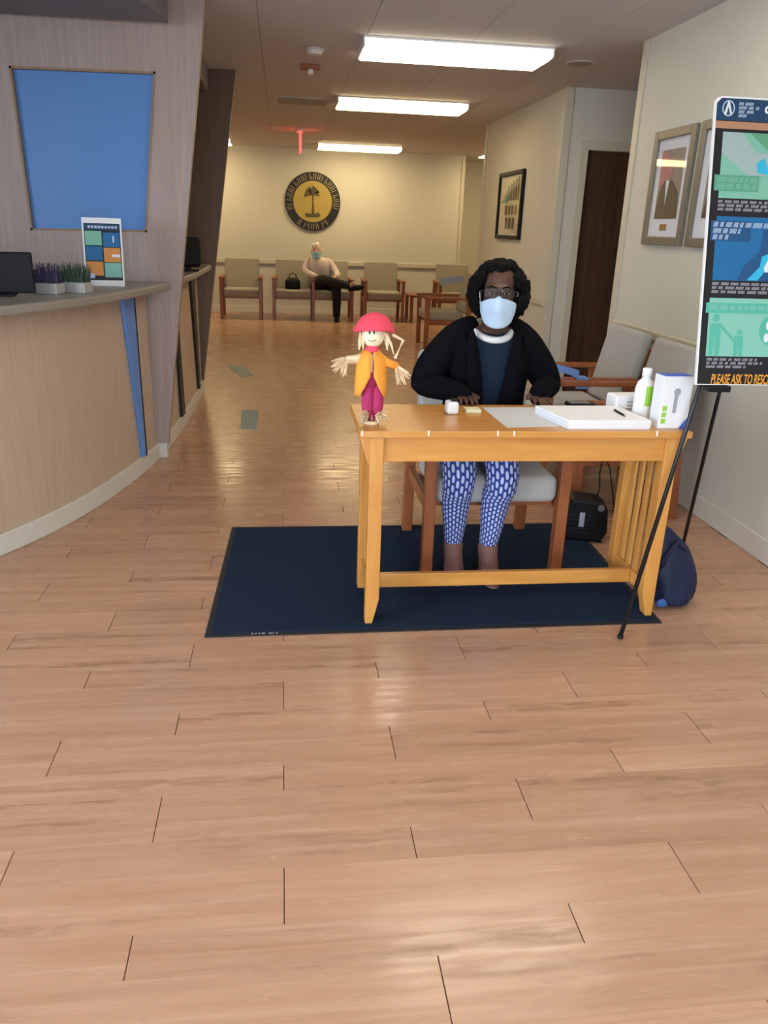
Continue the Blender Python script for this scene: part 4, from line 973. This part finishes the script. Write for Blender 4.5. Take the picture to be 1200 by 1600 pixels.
    for s in (-1, 1):
        hip = (.89+s*.09, 3.44, .535); K = Vector(kn[s]); A = Vector(an[s])
        pts = [hip, ((hip[0]+K.x)/2, 3.29, .54), (K.x-.003*s, 3.16, .545), K+Vector((0, .015, .035)), K+Vector((0, -.012, -.02)), K+Vector((0, -.002, -.07)), K.lerp(A, .32)+Vector((0, .012, 0)), K.lerp(A, .55)+Vector((0, .012, 0)), K.lerp(A, .8), A+Vector((0, 0, .012))]
        lgm.tube(pts, [.10, .090, .080, .073, .070, .066, .066, .058, .047, .041], 24, side=(1, 0, 0), uvn=22)
    lgm.tube([(.89, 3.47, .50), (.89, 3.46, .56), (.89, 3.45, .64)], [(.19, .13), (.185, .14), (.17, .13)], 24, side=(1, 0, 0), uvn=44)
    lgm.build('leggings', M['legging'], body, smooth=True)
    for s in (-1, 1):
        A = an[s]; x, y = A[0], A[1]
        rg = []
        for (z, rx, y0_, y1_) in ((.009, .038, -.150, .052), (.022, .042, -.158, .056), (.045, .042, -.150, .055), (.075, .040, -.115, .054), (.105, .042, -.070, .054), (.135, .044, -.052, .052), (.165, .046, -.050, .050)):
            cy_, ry_ = y+(y0_+y1_)/2, (y1_-y0_)/2
            rg.append([(x+rx*math.cos(a), cy_+ry_*math.sin(a), z) for a in [2*PI*k/22 for k in range(22)]])
        bo = MB().loft(rg).build('boot', M['boot'], body, smooth=True, sub=1)
        MB().loft([[(x+.043*math.cos(a), y-.052+.108*math.sin(a), z) for a in [2*PI*k/22 for k in range(22)]] for z in (.0088, .020)]).build('sole', M['boot'], bo)
woman()

# ================================================================== SEATED MAN AT THE BACK
def man():
    X = .80; YM = 13.28; hc = Vector((.53, 13.20, 1.05))
    X = .60
    b = MB()
    b.ell(hc+Vector((0, .02, .03)), (.075, .09, .09)); b.ell(hc+Vector((0, -.015, -.035)), (.064, .07, .085)); b.tube([hc+Vector((0, -.085, .01)), hc+Vector((0, -.105, -.03))], [.01, .016], 8)
    for s in (-1, 1): b.ell(hc+Vector((s*.078, .012, -.01)), (.012, .02, .032))
    b.tube([hc+Vector((0, .02, -.06)), (X-.03, 13.30, .92)], [.052, .06], 12)
    b.tube([(X+.03, 13.36, .48), (X+.02, 13.34, .66), (X-.02, 13.31, .80), (X-.03, 13.30, .90), (X-.03, 13.30, .95)], [(.17, .12), (.16, .12), (.18, .12), (.17, .10), (.08, .06)], 18, side=(1, 0, 0))
    A = {-1: [(X-.21, 13.30, .89), (X-.26, 13.25, .74), (X-.17, 13.08, .70), (X-.02, 13.0, .66)], 1: [(X+.15, 13.30, .89), (X+.24, 13.24, .73), (X+.28, 13.05, .70), (X+.20, 12.95, .66)]}
    for s in (-1, 1):
        b.tube(A[s], [.05, .043, .036, .026], 12); e = Vector(A[s][-1]); d = (e-Vector(A[s][-2])).normalized()
        b.tube([e, e+d*.04, e+d*.08], [(.03, .02), (.036, .015), (.034, .012)], 10)
        for k in range(4): q = e+d*.07+Vector((0, 0, .018-.012*k)); b.tube([q, q+d*.03+Vector((0, 0, -.006)), q+d*.05+Vector((0, 0, -.02))], [.0085, .008, .007], 7)
        b.tube([e+d*.02, e+d*.03+Vector((0, -.02, .03)), e+d*.06+Vector((0, -.025, .035))], [.011, .009, .008], 7)
    L1 = [(X+.12, 13.33, .52), (X+.20, 13.0, .55), (X+.235, 12.86, .53), (X+.245, 12.87, .30), (X+.245, 12.90, .06)]
    L2 = [(X-.05, 13.33, .53), (X-.03, 13.0, .60), (X+.02, 12.84, .645), (X+.24, 12.79, .60), (X+.45, 12.80, .555)]
    for L_ in (L1, L2): b.tube(L_, [.08, .07, .055, .048, .034], 12)
    b.tube([(X+.245, 12.93, .05), (X+.245, 12.76, .035)], [.035, .028], 10); b.tube([(X+.44, 12.80, .55), (X+.50, 12.70, .62)], [.034, .026], 10)
    body = b.build('person', M['skin_fair'], remesh=.008, smoothit=2, origin=(X, 13.3, 0))
    tag(body, 'white haired masked man sitting cross legged on the far bench', 'person')
    random.seed(5); h = MB()
    for k in range(90):
        v = Vector((random.gauss(0, 1), random.gauss(0, 1), random.gauss(0, 1))).normalized()
        if v.z < -.25 or (v.y < -.3 and v.z < .4): continue
        h.ell(hc+Vector((v.x*.078, .025+v.y*.092, .035+v.z*.09)), (.018, .018, .015), n=8, m=6)
    h.build('hair', M['hair_white'], body, remesh=.008)
    for s in (-1, 1): MB().ell(hc+Vector((s*.03, -.08, .008)), (.011, .008, .006), n=8, m=6).build('eye', M['hair'], body, smooth=True)
    rings = [[hc+Vector(((.074-.012*v*v)*math.sin(a), -(.094+.012*math.exp(-(a/.4)**2))*math.cos(a)-.006, -.005-.11*v)) for a in [-1.2+2.4*i/14 for i in range(15)]] for v in [j/7 for j in range(8)]]
    MB().loft(rings, caps=False, closed=False).build('face_mask', M['maskb'], body, smooth=True, solid=.003)
    sh_ = MB().tube([(X+.03, 13.36, .49), (X+.02, 13.34, .66), (X-.02, 13.31, .80), (X-.03, 13.30, .90), (X-.03, 13.295, .955)], [(.19, .14), (.18, .14), (.20, .14), (.19, .12), (.085, .07)], 20, side=(1, 0, 0)).build('shirt', M['shirt_pink'], body, smooth=True)
    for s in (-1, 1): MB().tube([(X-.03+s*.10, 13.30, .91)] + A[s][:3] + [Vector(A[s][2]).lerp(Vector(A[s][3]), .8)], [.06, .068, .06, .052, .042], 14).build('sleeve', M['shirt_pink'], sh_, smooth=True, sub=1)
    tm = MB()
    for L_ in (L1, L2):
        q = [Vector(L_[0]), Vector(L_[1]), Vector(L_[2]), Vector(L_[3]), Vector(L_[3]).lerp(Vector(L_[4]), .93)]; tm.tube(q, [.105, .092, .078, .068, .056], 16)
    tm.tube([(X+.03, 13.37, .475), (X+.03, 13.36, .58)], [(.195, .15), (.185, .145)], 20, side=(1, 0, 0))
    tm.build('trousers', M['trouser'], body, smooth=True)
    MB().loft([[(X+.245+rx*math.cos(a), 12.845+ry*math.sin(a)+oy, z) for a in [2*PI*k/16 for k in range(16)]] for z, rx, ry, oy in ((.001, .045, .14, 0), (.03, .047, .145, 0), (.06, .044, .12, .02), (.10, .045, .06, .06))]).build('shoe', M['black'], body, smooth=True, sub=1)
    d = Vector((.09, -.09, .09)).normalized(); s0 = Vector((X+.42, 12.83, .535))
    MB().tube([s0-Vector((0, 0, .02)), s0+Vector((.05, -.03, 0)), s0+Vector((.12, -.05, .0)), s0+Vector((.22, -.06, .015)), s0+Vector((.25, -.06, .02))], [.05, .055, .05, .042, .02], 12).build('shoe', M['black'], body, smooth=True, sub=1)
man()
p = (.155, 13.15, .468)
hb_ = thing('handbag', 'small black handbag on the bench seat beside the man', 'bag', p)
MB().loft([[(p[0]+rx*math.cos(a), p[1]+ry*math.sin(a), p[2]+z) for a in [2*PI*k/20 for k in range(20)]] for z, rx, ry in ((.0, .11, .07), (.02, .125, .08), (.12, .12, .07), (.17, .08, .04))]).build('bag_body', M['black'], hb_, smooth=True)
MB().tube([(p[0]-.06, p[1], p[2]+.165), (p[0]-.05, p[1], p[2]+.22), (p[0], p[1], p[2]+.245), (p[0]+.05, p[1], p[2]+.22), (p[0]+.06, p[1], p[2]+.165)], .008, 8).build('handle', M['black'], hb_, smooth=True)

# ================================================================== THINGS ON THE COUNTER
CZ = 1.10
p = onz(165, 447, CZ)
sg = thing('leaflet_stand', 'clear stand with a six tile colour leaflet on the countertop', 'leaflet stand', (p.x, p.y, CZ), math.radians(6))
Rl = Matrix.Rotation(math.radians(-9), 4, 'X')
LWd, LHt = .100, .350
def lp(u, v, w_): return Rl @ Vector((u, w_, v))
MB().prism([(-LWd, 0), (LWd, 0), (LWd, LHt), (-LWd, LHt)], lp, 0, .006).build('acrylic_panel', M['white'], sg, local=True)
MB().box(-LWd, LWd, 0, .09, 0, .004).build('acrylic_foot', M['glass'], sg, local=True)
def ld(nm, mat, u0, u1, v0, v1, lift): MB().prism([(u0, v0), (u1, v0), (u1, v1), (u0, v1)], lp, -lift-.0006, -lift).build(nm, mat, sg, local=True)
ld('leaflet', M['p_black'], -LWd+.008, LWd-.008, .03, LHt-.028, .0003)
ld('leaflet_banner', M['p_navy'], -LWd+.009, LWd-.009, LHt-.062, LHt-.030, .0012)
for k in range(9): ld('banner_lettering', M['p_ltext'], -.07+.017*k, -.058+.017*k, LHt-.053, LHt-.041, .002)
tiles = [('p_mint', 'p_blue'), ('p_blue', 's_orange'), ('s_orange', 'p_lmint')]
for r_, (l_, rr_) in enumerate(tiles):
    v1 = LHt-.068-r_*.078; ld('colour_tile', M[l_], -LWd+.012, -.004, v1-.072, v1, .0012); ld('colour_tile', M[rr_], .003, LWd-.012, v1-.080, v1-.006, .0012)
ld('tile_art', M['p_white'], .052, .058, LHt-.125, LHt-.09, .002); ld('tile_art', M['p_white'], .045, .085, LHt-.20, LHt-.185, .002); ld('tile_art', M['p_ltext'], -.08, -.05, LHt-.31, LHt-.285, .002)
for (xp, yp, wd_, mat, mt_, nm, lab) in ((74, 460, .12, M['purple'], M['traygrey'], 'purple', 'low grey tray of dark purple ornamental grass on the countertop'), (113, 458, .155, M['grass'], M['traygrey'], 'green', 'low grey tray of dark green ornamental grass beside the leaflet stand')):
    p = onz(xp, yp, CZ); t = thing('grass_tray', lab, 'planter', (p.x, p.y+.04, CZ), math.radians(-15), 'trays of ornamental grass')
    MB().box(-wd_/2, wd_/2, -.04, .04, 0, .05).build('tray', mt_, t, local=True, bevel=.005)
    random.seed(len(nm)); g = MB()
    for k in range(150):
        a = Vector((random.uniform(-.46, .46)*wd_, random.uniform(-.034, .034), .048)); e = a+Vector((random.uniform(-.02, .02), random.uniform(-.015, .015), random.uniform(.04, .095)))
        s = Vector((.003, .001, 0)); u_ = Vector((0, .0012, 0)); g.loft([[a-s, a+s, a+s+u_, a-s+u_], [e-s*.2, e+s*.2, e+s*.2+u_, e-s*.2+u_]])
    tag(g.build('grass_blades', mat, t, local=True), kind='stuff')
p = onz(20, 466, CZ)
mo = thing('monitor', 'black monitor seen from behind on the near countertop', 'monitor', (p.x-.06, p.y+.10, CZ), math.radians(10))
MB().box(-.30, .125, 0, .03, .012, .19).build('screen_housing', M['black'], mo, local=True, bevel=.006); MB().box(-.14, .04, -.05, .09, 0, .012).build('stand_base', M['black'], mo, local=True, bevel=.004); MB().box(-.08, -.02, .031, .05, .0125, .16).build('stand_neck', M['black'], mo, local=True, bevel=.003)
p = onz(303, 424, CZ)
mo = thing('desk_phone', 'rounded black monitor on the counter between the partitions', 'monitor', tuple(p), math.radians(20)); mo.name = 'monitor'
MB().box(-.12, .055, -.02, .03, .03, .235).build('screen_housing', M['black'], mo, local=True, bevel=.04, seg=4); MB().box(-.10, .03, -.04, .05, 0, .012).build('stand_base', M['black'], mo, local=True, bevel=.004); MB().box(-.06, -.02, .0, .025, .0125, .05).build('stand_neck', M['black'], mo, local=True)
